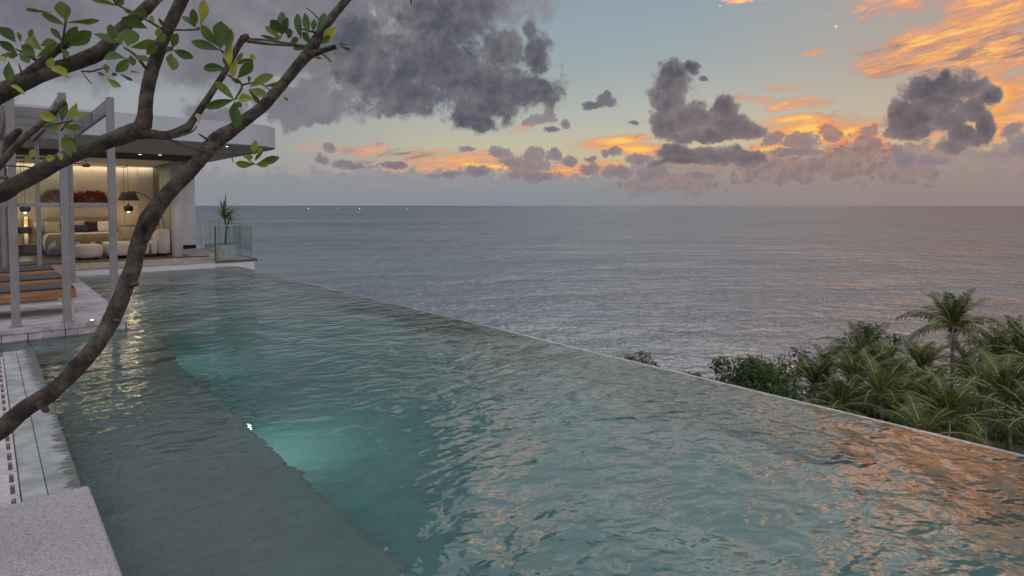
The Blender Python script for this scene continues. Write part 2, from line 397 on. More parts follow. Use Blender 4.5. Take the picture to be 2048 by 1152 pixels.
# ------------------------------------------------------------------ sea
def water_shader(nt, h, body, ior, rough, dist=1.0):
    """dielectric water: dark scattering body under a Fresnel mirror"""
    b = nt.nodes.new('ShaderNodeBump'); b.inputs['Strength'].default_value = 1; b.inputs['Distance'].default_value = dist; nt.links.new(h.k, b.inputs['Height'])
    fr = nt.nodes.new('ShaderNodeFresnel'); fr.inputs[0].default_value = ior; nt.links.new(b.outputs[0], fr.inputs['Normal'])
    gl = nt.nodes.new('ShaderNodeBsdfGlossy'); gl.inputs['Roughness'].default_value = rough; nt.links.new(b.outputs[0], gl.inputs['Normal'])
    ff = S(nt, fr.outputs[0]) * 0.56
    mx = nt.nodes.new('ShaderNodeMixShader'); nt.links.new(ff.k, mx.inputs[0]); nt.links.new(body, mx.inputs[1]); nt.links.new(gl.outputs[0], mx.inputs[2])
    o = nt.nodes.new('ShaderNodeOutputMaterial'); nt.links.new(mx.outputs[0], o.inputs[0]); return b
def sea_mat():
    m = bpy.data.materials.new('sea_water'); m.use_nodes = True; nt = m.node_tree; nt.nodes.clear()
    P = pos(nt)
    rot = nt.nodes.new('ShaderNodeVectorRotate'); rot.rotation_type = 'Z_AXIS'; nt.links.new(P.k, rot.inputs['Vector']); rot.inputs['Angle'].default_value = HEAD - R(6)
    Q = S(nt, rot.outputs[0]); Qs = vmath(nt, 'MULTIPLY', Q, (0.85, 1, 1))
    n1 = noise(nt, Qs, 0.075, 3, 0.5, 0.6); n2 = noise(nt, vmath(nt, 'ADD', Qs, (31., 7., 0.)), 0.24, 3, 0.55, 0.5)
    n3 = noise(nt, vmath(nt, 'MULTIPLY', Q, (0.7, 1, 1)), 0.8, 3, 0.6, 0.3)
    patch = noise(nt, vmath(nt, 'MULTIPLY', Q, (0.35, 1, 1)), 0.005, 4, 0.55)
    r1 = (n1 * 2.0 - 1.0).absv() * -1.0 + 1.0; r2 = (n2 * 2.0 - 1.0).absv() * -1.0 + 1.0
    h = r1 * 1.6 + n1 * 2.4 + r2 * 1.9 + n2 * 1.2 + n3 * 0.7
    gust = noise(nt, vmath(nt, 'MULTIPLY', Q, (0.45, 1, 1)), 0.03, 4, 0.6)
    h = h * (patch.ss(0.3, 0.7) * 0.7 + 0.45) * (gust.ss(0.3, 0.7) * 1.0 + 0.5)
    h = h + noise(nt, Qs, 0.025, 3, 0.5, 0.3) * 4.0
    d = nt.nodes.new('ShaderNodeBsdfDiffuse'); c = mixc(nt, patch.ss(.35, .65), (0.018, 0.050, 0.072, 1), (0.030, 0.072, 0.098, 1)); nt.links.new(c.k, d.inputs[0])
    water_shader(nt, h, d.outputs[0], 1.42, 0.02); return m
th = np.linspace(0, 2 * np.pi, 181); rr = np.array([0.0] + list(np.geomspace(30, 32000, 60)))
TT, RRm = np.meshgrid(th, rr)
link('sea', grid_mesh('sea', RRm * np.cos(TT), RRm * np.sin(TT), np.full_like(TT, SEA)), None, sea_mat(), kind='structure')

# ------------------------------------------------------------------ pool
def pool_water_mat():
    m = bpy.data.materials.new('pool_water'); m.use_nodes = True; nt = m.node_tree; nt.nodes.clear()
    P = pos(nt)
    Q1 = vmath(nt, 'MULTIPLY', P, (0.66, 1, 1))
    rot = nt.nodes.new('ShaderNodeVectorRotate'); rot.rotation_type = 'Z_AXIS'; nt.links.new(P.k, rot.inputs['Vector']); rot.inputs['Angle'].default_value = R(30)
    Q2 = vmath(nt, 'MULTIPLY', S(nt, rot.outputs[0]), (0.72, 1, 1))
    n1 = noise(nt, Q1, 4.2, 2, 0.5, 0.35); n2 = noise(nt, Q2, 9.5, 2, 0.5, 0.3); n3 = noise(nt, P, 1.3, 2, 0.5)
    n4 = noise(nt, Q2, 16, 2, 0.5)
    r1 = (n1 * 2.0 - 1.0).absv() * -1.0 + 1.0; r2 = (n2 * 2.0 - 1.0).absv() * -1.0 + 1.0
    h = n1 * 0.050 + n2 * 0.020 + n4 * 0.003 + n3 * 0.03
    calm = noise(nt, P, 0.45, 3, 0.55).ss(0.32, 0.66) * 0.85 + 0.35
    sxyz = nt.nodes.new('ShaderNodeSeparateXYZ'); nt.links.new(P.k, sxyz.inputs[0])
    wind = S(nt, sxyz.outputs[0]).ss(0.4, 3.5) * 0.65 + 0.35
    h = h * calm * wind
    b = nt.nodes.new('ShaderNodeBump'); b.inputs['Strength'].default_value = 1; b.inputs['Distance'].default_value = 1.0; nt.links.new(h.k, b.inputs['Height'])
    fr = nt.nodes.new('ShaderNodeFresnel'); fr.inputs[0].default_value = 1.95; nt.links.new(b.outputs[0], fr.inputs['Normal'])
    rf = nt.nodes.new('ShaderNodeBsdfRefraction'); rf.inputs['IOR'].default_value = 1.33; rf.inputs['Roughness'].default_value = 0.0; rf.inputs['Color'].default_value = (0.93, 1.0, 0.98, 1); nt.links.new(b.outputs[0], rf.inputs['Normal'])
    gl = nt.nodes.new('ShaderNodeBsdfGlossy'); gl.inputs['Roughness'].default_value = 0.0; nt.links.new(b.outputs[0], gl.inputs['Normal'])
    mx = nt.nodes.new('ShaderNodeMixShader'); nt.links.new(fr.outputs[0], mx.inputs[0]); nt.links.new(rf.outputs[0], mx.inputs[1]); nt.links.new(gl.outputs[0], mx.inputs[2])
    o = nt.nodes.new('ShaderNodeOutputMaterial'); nt.links.new(mx.outputs[0], o.inputs[0])
    return m
w = MB(); w.add([(PX0 - 4.2, PY0, 0), (PX1, PY0, 0), (PX1, 19.08, 0), (PX0 - 4.2, 19.08, 0)], [(0, 1, 2, 3)])
w.build('pool_water', pool_water_mat(), kind='structure')
def basin_fn(c1, c2):
    def f(nt, p):
        P = pos(nt)
        n = noise(nt, P, 1.4, 5, 0.6); br = nt.nodes.new('ShaderNodeTexBrick')
        nt.links.new(P.k, br.inputs['Vector']); br.inputs['Scale'].default_value = 1.0; br.inputs['Brick Width'].default_value = 0.3; br.inputs['Row Height'].default_value = 0.15
        br.inputs['Mortar Size'].default_value = 0.004; br.inputs['Color1'].default_value = tuple(c1) + (1,); br.inputs['Color2'].default_value = tuple(c2) + (1,); br.inputs['Mortar'].default_value = tuple(x * .85 for x in c1) + (1,)
        c = mixc(nt, n.ss(0.25, 0.75) * 0.4, S(nt, br.outputs[0]), tuple(x * .7 for x in c1) + (1,)); setc(nt, p, c)
    return f
M_basin = mat('basin_tile', rough=0.6, fn=basin_fn((0.16, 0.41, 0.38), (0.19, 0.46, 0.425)))
M_ledge = mat('ledge_tile', rough=0.6, fn=basin_fn((0.34, 0.425, 0.375), (0.37, 0.455, 0.40)))
b = MB(); ZB = -1.35
b.add([(1.75, PY0, ZB), (PX1, PY0, ZB), (PX1, 19.1, ZB), (1.75, 19.1, ZB), (PX1, PY0, -0.012), (PX1, 19.1, -0.012)], [(0, 1, 2, 3), (1, 4, 5, 2)])
b.add([(1.75, PY0, ZB), (1.75, PY0, 0.1), (PX1, PY0, 0.1), (PX1, PY0, ZB)], [(0, 3, 2, 1)])
basin = b.build('pool_basin', M_basin, kind='structure')
# seat ledge along the near side, two steps up to the deck
BZ = -0.5
b = MB(); b.box((PX0 + .005, PY0, ZB), (1.76, 8.4, BZ), 0.07); b.box((PX0 + .005, 8.403, ZB), (1.763, 8.85, -0.34)); b.box((PX0 + .005, 8.853, ZB), (1.766, DY + .2, -0.2))
b.build('pool_ledge', M_ledge, kind='structure')
b = MB(); b.box((PX0 - 4.2, 9.61, -1.2), (PX0, DY + .2, -0.203)); b.build('pool_floor', M_ledge, kind='structure')
# infinity edge: sloped tiled weir in segments
def wet(nt, p):
    P = pos(nt); n = noise(nt, vmath(nt, 'MULTIPLY', P, (1, 1, .3)), 7, 5, 0.6)
    setc(nt, p, mixc(nt, n.ss(.3, .7), (0.26, 0.255, 0.25, 1), (0.42, 0.41, 0.40, 1)))
M_weir = mat('weir_stone', rough=0.12, fn=wet)
wall = MB(); wall.box((PX1 + .003, PY0, -4.5), (PX1 + .115, 19.05, -0.10)).build('pool_wall', M_weir, kind='structure')
weir = empty('infinity_edge', 'long thin wet stone edge over which the pool spills toward the sea', 'pool edge', (PX1, 0, 0))
me = None
for i in range(30):
    y0 = PY0 + i * 0.833
    if me is None:
        q = MB(); q.add([(0.0, .004, -.012), (0.0, .829, -.012), (.05, .829, -.006), (.05, .004, -.006), (.12, .829, -.04), (.12, .004, -.04), (.12, .829, -.10), (.12, .004, -.10), (0, .829, -.1), (0, .004, -.1)],
                        [(0, 3, 2, 1), (3, 5, 4, 2), (5, 7, 6, 4), (1, 2, 4, 6, 8), (0, 9, 7, 5, 3)]); me = q.mesh('tile'); me.materials.append(M_weir)
    link('tile', me, weir, loc=(0.0, y0, 0.0))
# underwater lamps on the ledge side
M_lampglow = bpy.data.materials.new('lamp_glow'); M_lampglow.use_nodes = True
e = M_lampglow.node_tree.nodes['Principled BSDF']; e.inputs['Emission Color'].default_value = (0.62, 1.0, 0.95, 1); e.inputs['Emission Strength'].default_value = 6
M_steel = mat('steel', (0.5, 0.5, 0.5), 0.3, 1.0)
for (y, lab) in ((5.65, 'round underwater pool light glowing on the ledge in the middle of the pool side'), (8.95, 'round underwater pool light at the corner of the submerged steps'), (14.0, 'underwater pool light beside the deck side')):
    x = 1.77 if y < 10 else DX + .01
    t = empty('pool_light', lab, 'pool light', (x, y, (-0.60 if y < 7 else -0.40) if y < 10 else -.5), group='underwater pool lights')
    r = MB(); r.lathe([(0.085, 0), (0.085, .012), (0.06, .016), (0.058, .008)], n=20); me = r.mesh('lamp_ring'); o = link('lamp_ring', me, t, M_steel); o.rotation_euler = (0, R(90), 0)
    g = MB(); g.lathe([(0.057, 0), (0.05, .012), (0.02, .018)], n=16); o = link('lamp_lens', g.mesh('lamp_lens'), t, M_lampglow); o.rotation_euler = (0, R(90), 0)
    l = bpy.data.lights.new('pool_lamp', 'SPOT'); l.energy = {5.65: 15, 8.95: 10, 14.0: 7}[y]; l.color = (0.92, 1.0, 0.97); l.spot_size = R(125); l.spot_blend = 1.0; l.shadow_soft_size = 0.06
    lo = bpy.data.objects.new('pool_lamp', l); COL.objects.link(lo); lo.parent = t; lo.location = (0.06, 0, 0)
    lo.rotation_euler = Vector((.62, 0, -1.0)).to_track_quat('-Z', 'Y').to_euler()

# ------------------------------------------------------------------ materials for deck and villa
M_grout = mat('dark_grout', (0.15, 0.145, 0.135), 0.9)
G = lambda v: (v, v, v)
M_deck = mat('deck_stone', rough=0.7, fn=grain((0.16, 0.14, 0.14), (0.50, 0.455, 0.455), 5.5, 8, 0.72, 0.4, 0.004, (0.5, 2.2, 1), 0.14, (0.30, 0.62)))
M_terr = mat('terrace_stone', rough=0.7, fn=grain((0.28, 0.25, 0.245), (0.50, 0.45, 0.44), 5, 8, 0.7, 0.3, 0.003, (1, 1, 1), 0.12, (0.32, 0.66)))
def granite(nt, p):
    P = pos(nt); n = noise(nt, P, 230, 3, 0.7); m = noise(nt, P, 3, 5, 0.6); v = voro(nt, P, 160, 0, 0.5, 'F1', 1)
    sx = nt.nodes.new('ShaderNodeSeparateColor'); nt.links.new(v.k, sx.inputs[0]); s1 = S(nt, sx.outputs[0])
    c = mixc(nt, n.ss(0.36, 0.62), (0.22, 0.195, 0.185, 1), (0.56, 0.51, 0.49, 1))
    c = mixc(nt, s1.ss(0.80, 0.86) * 0.5, c, (0.10, 0.09, 0.09, 1)); c = mixc(nt, m.ss(0.3, 0.7) * 0.25, c, (0.36, 0.33, 0.31, 1))
    setc(nt, p, c); bump(nt, p, n, 0.35, 0.002)
M_granite = mat('flamed_granite', rough=0.65, fn=granite)
def strip_fn(nt, p):
    P = pos(nt); n = noise(nt, P, 5, 7, 0.65); f = noise(nt, vmath(nt, 'MULTIPLY', P, (3, 14, 1)), 2.2, 5, 0.6)
    sx = nt.nodes.new('ShaderNodeSeparateXYZ'); nt.links.new(P.k, sx.inputs[0])
    X = S(nt, sx.outputs[0]); Y = S(nt, sx.outputs[1])
    wetm = (X + (f - 0.5) * 0.42 + (Y - 7.2).clamp() * 0.05).ss(0.375, 0.39)
    c = mixc(nt, n.ss(0.3, 0.7), (0.24, 0.245, 0.23, 1), (0.42, 0.42, 0.39, 1)); k = orand(nt) * 0.18 + 0.91
    c2 = vmath(nt, 'SCALE', c); nt.links.new(k.k, c2.k.node.inputs['Scale'])
    c3 = mixc(nt, wetm, c2, (0.13, 0.135, 0.12, 1)); setc(nt, p, c3); p.inputs['Specular IOR Level'].default_value = 0.25; setr(nt, p, 0.85 + wetm * -0.5)
    bump(nt, p, n, 0.3, 0.003)
M_strip = mat('margin_tile', rough=0.7, fn=strip_fn)
M_pink = mat('drain_stone', rough=0.7, fn=grain((0.40, 0.34, 0.33), (0.54, 0.48, 0.46), 9, 6, 0.6, 0.2, 0.002))
M_dark = mat('near_black', (0.01, 0.01, 0.01), 0.8)  # near-black, for the strip along the foot of the wing wall
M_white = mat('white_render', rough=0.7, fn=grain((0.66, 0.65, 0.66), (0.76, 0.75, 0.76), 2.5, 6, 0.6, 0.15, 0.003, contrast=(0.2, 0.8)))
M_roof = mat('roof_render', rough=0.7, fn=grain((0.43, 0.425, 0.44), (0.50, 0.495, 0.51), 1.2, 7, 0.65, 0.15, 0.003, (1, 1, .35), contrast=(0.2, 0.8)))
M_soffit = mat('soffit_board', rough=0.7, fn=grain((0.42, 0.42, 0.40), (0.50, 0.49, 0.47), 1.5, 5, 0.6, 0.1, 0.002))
M_ceil = mat('ceiling_white', (0.74, 0.71, 0.66), 0.7)
M_wall = mat('wall_beige', rough=0.7, fn=grain((0.50, 0.43, 0.33), (0.58, 0.50, 0.39), 3, 5, 0.6, 0.12, 0.002))
M_wall2 = mat('wall_panel_grey', rough=0.6, fn=grain((0.42, 0.38, 0.32), (0.48, 0.44, 0.38), 3, 5, 0.6, 0.1, 0.002))
M_metal = mat('taupe_powder_coat', rough=0.5, fn=grain((0.20, 0.18, 0.175), (0.25, 0.225, 0.22), 4, 6, 0.6, 0.1, 0.001))
M_brown = mat('brown_frame', (0.10, 0.075, 0.06), 0.5)
M_wood = mat('teak', rough=0.5, fn=grain((0.20, 0.075, 0.025), (0.42, 0.19, 0.075), 6, 7, 0.65, 0.25, 0.002, (0.25, 4, 4), 0.15, (0.25, 0.75)))
M_floorwood = mat('interior_floor', rough=0.35, fn=grain((0.07, 0.045, 0.03), (0.13, 0.085, 0.055), 5, 6, 0.6, 0.1, 0.001, (4, 0.4, 1), 0.2))
M_charcoal = mat('charcoal_cushion', rough=0.9, fn=grain((0.055, 0.048, 0.046), (0.09, 0.078, 0.074), 30, 4, 0.6, 0.3, 0.002))
def fabric(name, c, v=0.12): return mat(name, rough=0.9, fn=grain([x * (1 - v) for x in c], [min(1, x * (1 + v)) for x in c], 14, 5, 0.6, 0.25, 0.003))
M_sofa = fabric('sofa_cream', (0.70, 0.63, 0.58), 0.05); M_beige = fabric('linen_beige', (0.46, 0.37, 0.25)); M_whitec = fabric('linen_white', (0.72, 0.69, 0.66), 0.06)
M_navy = fabric('navy_fabric', (0.035, 0.042, 0.06)); M_maroon = fabric('maroon_fabric', (0.055, 0.015, 0.022)); M_grey = fabric('grey_fabric', (0.26, 0.24, 0.22)); M_yel = fabric('gold_linen', (0.50, 0.40, 0.20))
M_headb = fabric('headboard_fabric', (0.34, 0.25, 0.15)); M_throw = fabric('brown_throw', (0.27, 0.19, 0.11))
M_black = mat('black_metal', (0.02, 0.02, 0.02), 0.35, 0.3); M_shade = mat('black_shade', (0.035, 0.033, 0.03), 0.8)
M_coral = mat('red_coral', rough=0.7, fn=grain((0.09, 0.018, 0.012), (0.22, 0.045, 0.03), 10, 4, 0.6, 0.2, 0.002))
def glassmat(name, tint, ior=1.5, refl=1.0):
    m = bpy.data.materials.new(name); m.use_nodes = True; nt = m.node_tree; nt.nodes.clear()
    t = nt.nodes.new('ShaderNodeBsdfTransparent'); t.inputs[0].default_value = tuple(tint) + (1,)
    g = nt.nodes.new('ShaderNodeBsdfGlossy'); g.inputs['Roughness'].default_value = 0.01; g.inputs[0].default_value = (refl, refl, refl, 1)
    f = nt.nodes.new('ShaderNodeFresnel'); gm = nt.nodes.new('ShaderNodeNewGeometry')
    ii = S(nt, gm.outputs['Backfacing']) * (1 / ior - ior) + ior; nt.links.new(ii.k, f.inputs[0])
    m2 = nt.nodes.new('ShaderNodeMixShader'); nt.links.new(f.outputs[0], m2.inputs[0]); nt.links.new(t.outputs[0], m2.inputs[1]); nt.links.new(g.outputs[0], m2.inputs[2])
    o = nt.nodes.new('ShaderNodeOutputMaterial'); nt.links.new(m2.outputs[0], o.inputs[0]); return m
M_glass = glassmat('clear_glass', (0.92, 0.97, 0.95)); M_glassg = glassmat('green_glass', (0.91, 0.955, 0.945), 1.45)
def emit(name, c, s):
    m = bpy.data.materials.new(name); m.use_nodes = True; p = m.node_tree.nodes['Principled BSDF']
    p.inputs['Base Color'].default_value = (0.8, 0.7, 0.5, 1); p.inputs['Emission Color'].default_value = tuple(c) + (1,); p.inputs['Emission Strength'].default_value = s; return m
M_warm = emit('warm_lamp', (1.0, 0.72, 0.36), 3); M_bright = emit('bright_lamp', (1.0, 0.85, 0.6), 5)
def lamp(kind, loc, energy, color=(1.0, 0.76, 0.46), parent=None, size=0.1, dirv=None, spot=100, sy=None):
    l = bpy.data.lights.new('lamp_light', kind); l.energy = energy; l.color = color
    if kind == 'AREA':
        l.size = size
        if sy: l.shape = 'RECTANGLE'; l.size_y = sy
    else: l.shadow_soft_size = size
    if kind == 'SPOT': l.spot_size = R(spot); l.spot_blend = 0.7
    o = bpy.data.objects.new('lamp_light', l); COL.objects.link(o); o.location = loc
    if parent: o.parent = parent
    if dirv is not None: o.rotation_euler = Vector(dirv).to_track_quat('-Z', 'Y').to_euler()
    return o

# ------------------------------------------------------------------ granite platform, margin, drain
rp = random.Random(3)
block = MB(); block.box((-2.2, -4.0, 0.03), (0.405, 4.045, 0.25), 0.010)
block.build('granite_platform', M_granite, label='raised speckled granite slab at the near corner of the pool', cat='stone slab')
b = MB(); b.box((-4.0, PY0, -1.2), (PX0, 9.6, 0.004)); margin = b.build('pool_margin', M_grout, kind='structure')
tcache = {}
def tile(name, lo, size, parent, m, key=None, bev=0.003, tilt=0.0):
    key = (name, tuple(round(s, 3) for s in size), m.name)
    if key not in tcache:
        q = MB(); q.box((0, 0, 0), size, bev); me = q.mesh(name); me.materials.append(m); tcache[key] = me
    o = link(name, tcache[key], parent, loc=(lo[0], lo[1], lo[2] + (rp.random() - 0.5) * tilt)); return o
y = 4.09
while y < 9.5:
    tile('tile', (0.134, y, 0.0045), (0.123, 0.266, 0.016), margin, M_strip, tilt=0.0015)
    tile('tile', (0.262, y, 0.0045), (0.166, 0.266, 0.016), margin, M_strip, tilt=0.0015); y += 0.2722
# drain cover: slabs built round two slots each
y = 3.4
while y < 9.1:
    q = MB(); L = 0.442; zt = 0.022
    q.box((-0.25, 0, 0), (0.084, L, zt)); q.box((0.108, 0, 0), (0.127, L, zt))
    for a, c in ((0, .035), (.205, .24), (.41, L)): q.box((0.084, a, 0), (0.108, c, zt))
    k = 'drain'
    if k not in tcache: tcache[k] = q.mesh('drain_slab'); tcache[k].materials.append(M_pink)
    link('drain_slab', tcache[k], margin, loc=(0, y, 0.0046)); y += 0.4475
b = MB(); b.box((-4.0, PY0, 0.0045), (-0.255, 9.6, 0.026)); b.build('paving', M_pink, kind='structure')

# ------------------------------------------------------------------ deck
b = MB(); b.box((-4.2, DY + .04, -1.3), (DX - .03, 18.9, DK - .022)); deck = b.build('pool_deck', M_grout, kind='structure')
nx = 5; tw = 0.59
for i in range(nx):
    for j in range(19):
        off = 0.0
        x1 = DX - 0.012 - i * (tw + .006); 
        tile('stone_tile', (x1 - tw, DY + 0.22 + j * 0.447, DK - 0.0215), (tw, 0.442, 0.0215), deck, M_deck, tilt=0.003)
for i in range(4):
    tile('edge_stone', (DX - 0.012 - (i + 1) * .742, DY, DK - 0.078), (0.738, 0.214, 0.078), deck, M_deck, bev=0.006)
x = DX - 0.04
while x > -1.5:
    wv = 0.11 + rp.random() * 0.09
    tile('tile', (x - wv, DY + 0.022, -0.08), (round(wv - .005, 2), 0.016, 0.171), deck, M_terr, bev=0.002); x -= round(wv - .005, 2) + .005
yy = DY + .03
for i in range(14):
    tile('tile', (DX - .029, yy, -0.10), (0.012, 0.595, 0.24), deck, M_ledge, bev=0.002); yy += 0.6
t = empty('deck_light', 'small round light shining on the front edge of the deck by the trunk', 'deck light', tuple(atz(184, 641, DK + .001)))
q = MB(); q.lathe([(0.03, 0), (0.03, .006), (0.024, .008)], n=16); q.build('light_rim', M_steel, t)
q = MB(); q.lathe([(0.022, .007), (0.018, .012), (.008, .014)], n=16); q.build('light_lens', M_bright, t)

# loungers
M_leg = mat('lounger_leg', rough=0.6, fn=grain((0.36, 0.34, 0.30), (0.48, 0.45, 0.40), 8, 5, 0.6, 0.2, 0.002))
def lounger(x1, y0, lab, L=2.05, Wd=0.80):
    t = empty('sun_lounger', lab, 'sun lounger', (x1, y0, DK), group='wooden sun loungers side by side on the deck')
    for nm, lo, hi in (('side_rail', (-L, 0, .245), (0, .045, .375)), ('side_rail', (-L, Wd - .045, .245), (0, Wd, .375)), ('end_rail', (-.045, .048, .245), (-.001, Wd - .048, .374)), ('end_rail', (-L, .048, .245), (-L + .045, Wd - .048, .374))):
        q = MB(); q.box(lo, hi, .004); q.build(nm, M_wood, t)
    for xx in (-.11, -L + .02):
        for yv in (.01, Wd - .10):
            q = MB(); q.box((xx, yv, 0), (xx + .09, yv + .09, .243), .004); q.build('leg', M_leg, t)
    for i in range(12):
        q = MB(); q.box((-.16 - i * .155, .05, .33), (-.06 - i * .155, Wd - .05, .35)); q.build('slat', M_wood, t)
    q = MB(); q.box((-L + .02, .02, .377), (-.015, Wd - .02, .418), .018); q.build('cushion', M_charcoal, t)
    return t
lounger(1.02, 11.15, 'teak sun lounger with charcoal pad nearest the front deck edge')
lounger(1.02, 12.75, 'middle teak sun lounger between two others on the deck')
lounger(1.02, 14.55, 'teak sun lounger farthest back, closest to the bedroom terrace')

# ------------------------------------------------------------------ pergola frame
pg = empty('pergola', 'grey metal pergola frame with open roof beams over the wooden loungers', 'pergola', (0.84, 10.4, DK))
def pbox(nm, lo, hi, bev=.004):
    q = MB(); o = Vector((0.84, 10.4, DK)); q.box(Vector(lo) - o, Vector(hi) - o, bev); return q.build(nm, M_metal, pg)
PT = 3.34
for X in (.29, .845, 1.40):
    pbox('post', (X - .046, 10.355, DK), (X + .046, 10.445, PT)); pbox('post', (X - .038, 15.76, DK), (X + .038, 15.84, PT - .212))
    pbox('roof_beam', (X - .025, 10.447, PT - .21), (X + .025, 15.9, PT - .002))
for X in (.29, .845, 1.40):
    for Y in (10.4, 15.8): pbox('base_plate', (X - .075, Y - .072 if Y > 11 else Y - .06, DK + .0002), (X + .075, Y + .072, DK + .010), .002)
for X0, X1 in ((-1.2, .242), (.338, .797), (.893, 1.352)):
    pbox('rail', (X0, 10.375, 1.775), (X1, 10.425, 1.83)); pbox('rail', (X0, 15.78, 1.77), (X1 + .01, 15.82, 1.835))
for Y in (12.1, 13.3, 14.5, 15.7):
    for X0, X1 in ((-1.2, .263), (.317, .818), (.872, 1.373)):
        pbox('cross_beam', (X0, Y - .02, PT - .19), (X1, Y + .02, PT - .02))
pbox('cross_beam', (-1.2, 10.37, PT - .20), (.242, 10.43, PT - .02))

# ------------------------------------------------------------------ terrace
b = MB(); b.box((-4.2, 18.72, -1.4), (4.97, 26.0, DK - .025)); b.box((4.973, 18.96, -4.5), (6.15, 25.0, DK - .026)); terr = b.build('terrace', M_white, kind='structure')
for i in range(16):
    for j in range(4):
        if i >= 3 or True:
            xx = 4.98 - (i + 1) * .523
            if xx < -1.2: continue
            tile('stone_tile', (xx, 18.70 + j * .523, DK - .0245), (.518, .518, .0245), terr, M_terr, tilt=.002)
for i in range(2):
    for j in range(11):
        tile('stone_tile', (4.985 + i * .58, 18.97 + j * .545, DK - .0255), (.575, .54, .0255), terr, M_terr, tilt=.002)
wt = MB(); wt.box((5.0, 18.93, DK - .06), (6.22, 18.955, DK + .004)); wt.box((6.153, 18.957, DK - .06), (6.24, 25.0, DK + .004)); wt.build('coping', M_brown, terr)

# ------------------------------------------------------------------ villa
vil = empty('villa', 'low modern villa with curved white flat roof and open lit bedroom', 'house', (3, 22, DK))
def vb(nm, lo, hi, m, bev=0, parent=vil):
    q = MB(); o = Vector((3, 22, DK)); q.box(Vector(lo) - o, Vector(hi) - o, bev); return q.build(nm, m, parent)
# curved roof slab
rc = atz(554, 295, 3.30); RX = rc.x; RY = atz(525, 293, 3.30).y
poly = [(-6, 31), (-6, RY)]
RX += .24; rad = 1.0
for k in range(0, 15):
    a = R(-90 + 90 * k / 14); poly.append((RX - rad + rad * math.cos(a), RY + rad + rad * math.sin(a)))
poly.append((RX, 31))
poly = [(x - 3, yv - 22) for x, yv in poly[::-1]]
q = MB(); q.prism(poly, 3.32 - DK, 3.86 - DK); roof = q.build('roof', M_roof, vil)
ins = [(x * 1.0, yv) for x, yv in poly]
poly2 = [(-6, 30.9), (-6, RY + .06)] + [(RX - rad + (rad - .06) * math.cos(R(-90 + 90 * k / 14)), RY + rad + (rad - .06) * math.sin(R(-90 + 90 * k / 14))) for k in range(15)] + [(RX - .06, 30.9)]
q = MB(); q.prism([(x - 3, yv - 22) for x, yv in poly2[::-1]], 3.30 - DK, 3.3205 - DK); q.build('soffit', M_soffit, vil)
vb('header', (-4, 20.55, 3.13), (4.86, 20.78, 3.297), M_brown)
vb('header', (4.865, 20.55, 3.13), (5.0, 25.0, 3.297), M_brown)
vb('floor', (-4, 20.86, DK - .024), (4.9, 26.0, DK + .006), M_floorwood)
vb('threshold', (-4, 20.79, DK - .02), (5.35, 20.855, DK + .03), M_brown, .004)
vb('back_wall', (-4, 26.0, DK), (4.30, 26.2, 3.30), M_wall)
vb('wall_panel', (4.303, 25.97, DK), (4.80, 26.2, 3.30), M_wall2)
for xx in (0.35, 0.95, 3.42, 3.86):
    vb('wall_joint', (xx, 25.992, DK), (xx + .012, 26.002, 3.2), M_brown)
vb('side_wall', (4.803, 24.5, DK), (4.95, 26.2, 3.297), M_brown)
vb('wing_wall', (4.953, 25.0, DK), (5.99, 25.15, 3.297), M_white)
vb('wing_wall', (5.84, 25.153, DK - 3), (5.99, 30, 3.297), M_white)
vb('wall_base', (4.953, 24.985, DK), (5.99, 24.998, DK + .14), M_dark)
vb('ceiling', (-4, 20.79, 3.22), (4.80, 25.70, 3.28), M_ceil)
q = MB(); cp = Vector((4.5, 20.98, DK)); q.lathe([(.155, 0), (.155, 3.12)], tuple(cp - Vector((3, 22, DK))), 32); q.build('column', M_white, vil)
lamp('AREA', (0.9, 3.86, 3.02), 21, (1.0, 0.86, 0.64), vil, 7.4, (0, .25, -1), sy=.12)      # cove light over the back wall
# ceiling downlights
for px, py in ((280, 308), (320, 309)):
    pt = atz(px, py, 3.218)
    t2 = empty('downlight', 'round ceiling spotlight above the sofa' if px == 320 else 'round ceiling spotlight above the bed end', 'downlight', tuple(pt))
    q = MB(); q.lathe([(0.07, 0.0), (0.07, -.012), (0.05, -.014)], n=20); q.build('rim', M_white, t2)
    q = MB(); q.lathe([(0.045, -.013), (0.03, -.02), (0.01, -.022)], n=16); q.build('lens', M_warm, t2)
    lamp('SPOT', (0, 0, -.04), 30, parent=t2, size=.05, dirv=(0, 0.05, -1), spot=110)
pt = atz(454, 292, 3.298)
t2 = empty('downlight', 'tiny bright spotlight in the roof underside near the curved corner', 'downlight', tuple(pt))
q = MB(); q.lathe([(0.05, 0), (0.05, -.01), (0.035, -.012)], n=16); q.build('rim', M_white, t2)
q = MB(); q.lathe([(0.03, -.011), (0.02, -.018), (0.005, -.02)], n=16); q.build('lens', M_bright, t2)
# wall sconce
pt = aty(366, 343, 24.99); pt.x = 5.12
t2 = empty('wall_sconce', 'up and down wall light on the white wall behind the column', 'wall light', tuple(pt))
q = MB(); q.box((-.05, -.09, -.09), (.05, -.001, .09), .006); q.build('sconce_body', M_white, t2)
for s in (-1, 1):
    q = MB(); q.box((-.035, -.075, min(s * .0905, s * .094)), (.035, -.015, max(s * .0905, s * .094))); q.build('sconce_lens', M_bright, t2)
    lamp('SPOT', (0, -.05, s * .12), 6, (1, .74, .42), t2, .05, (0, .25, s), 100)
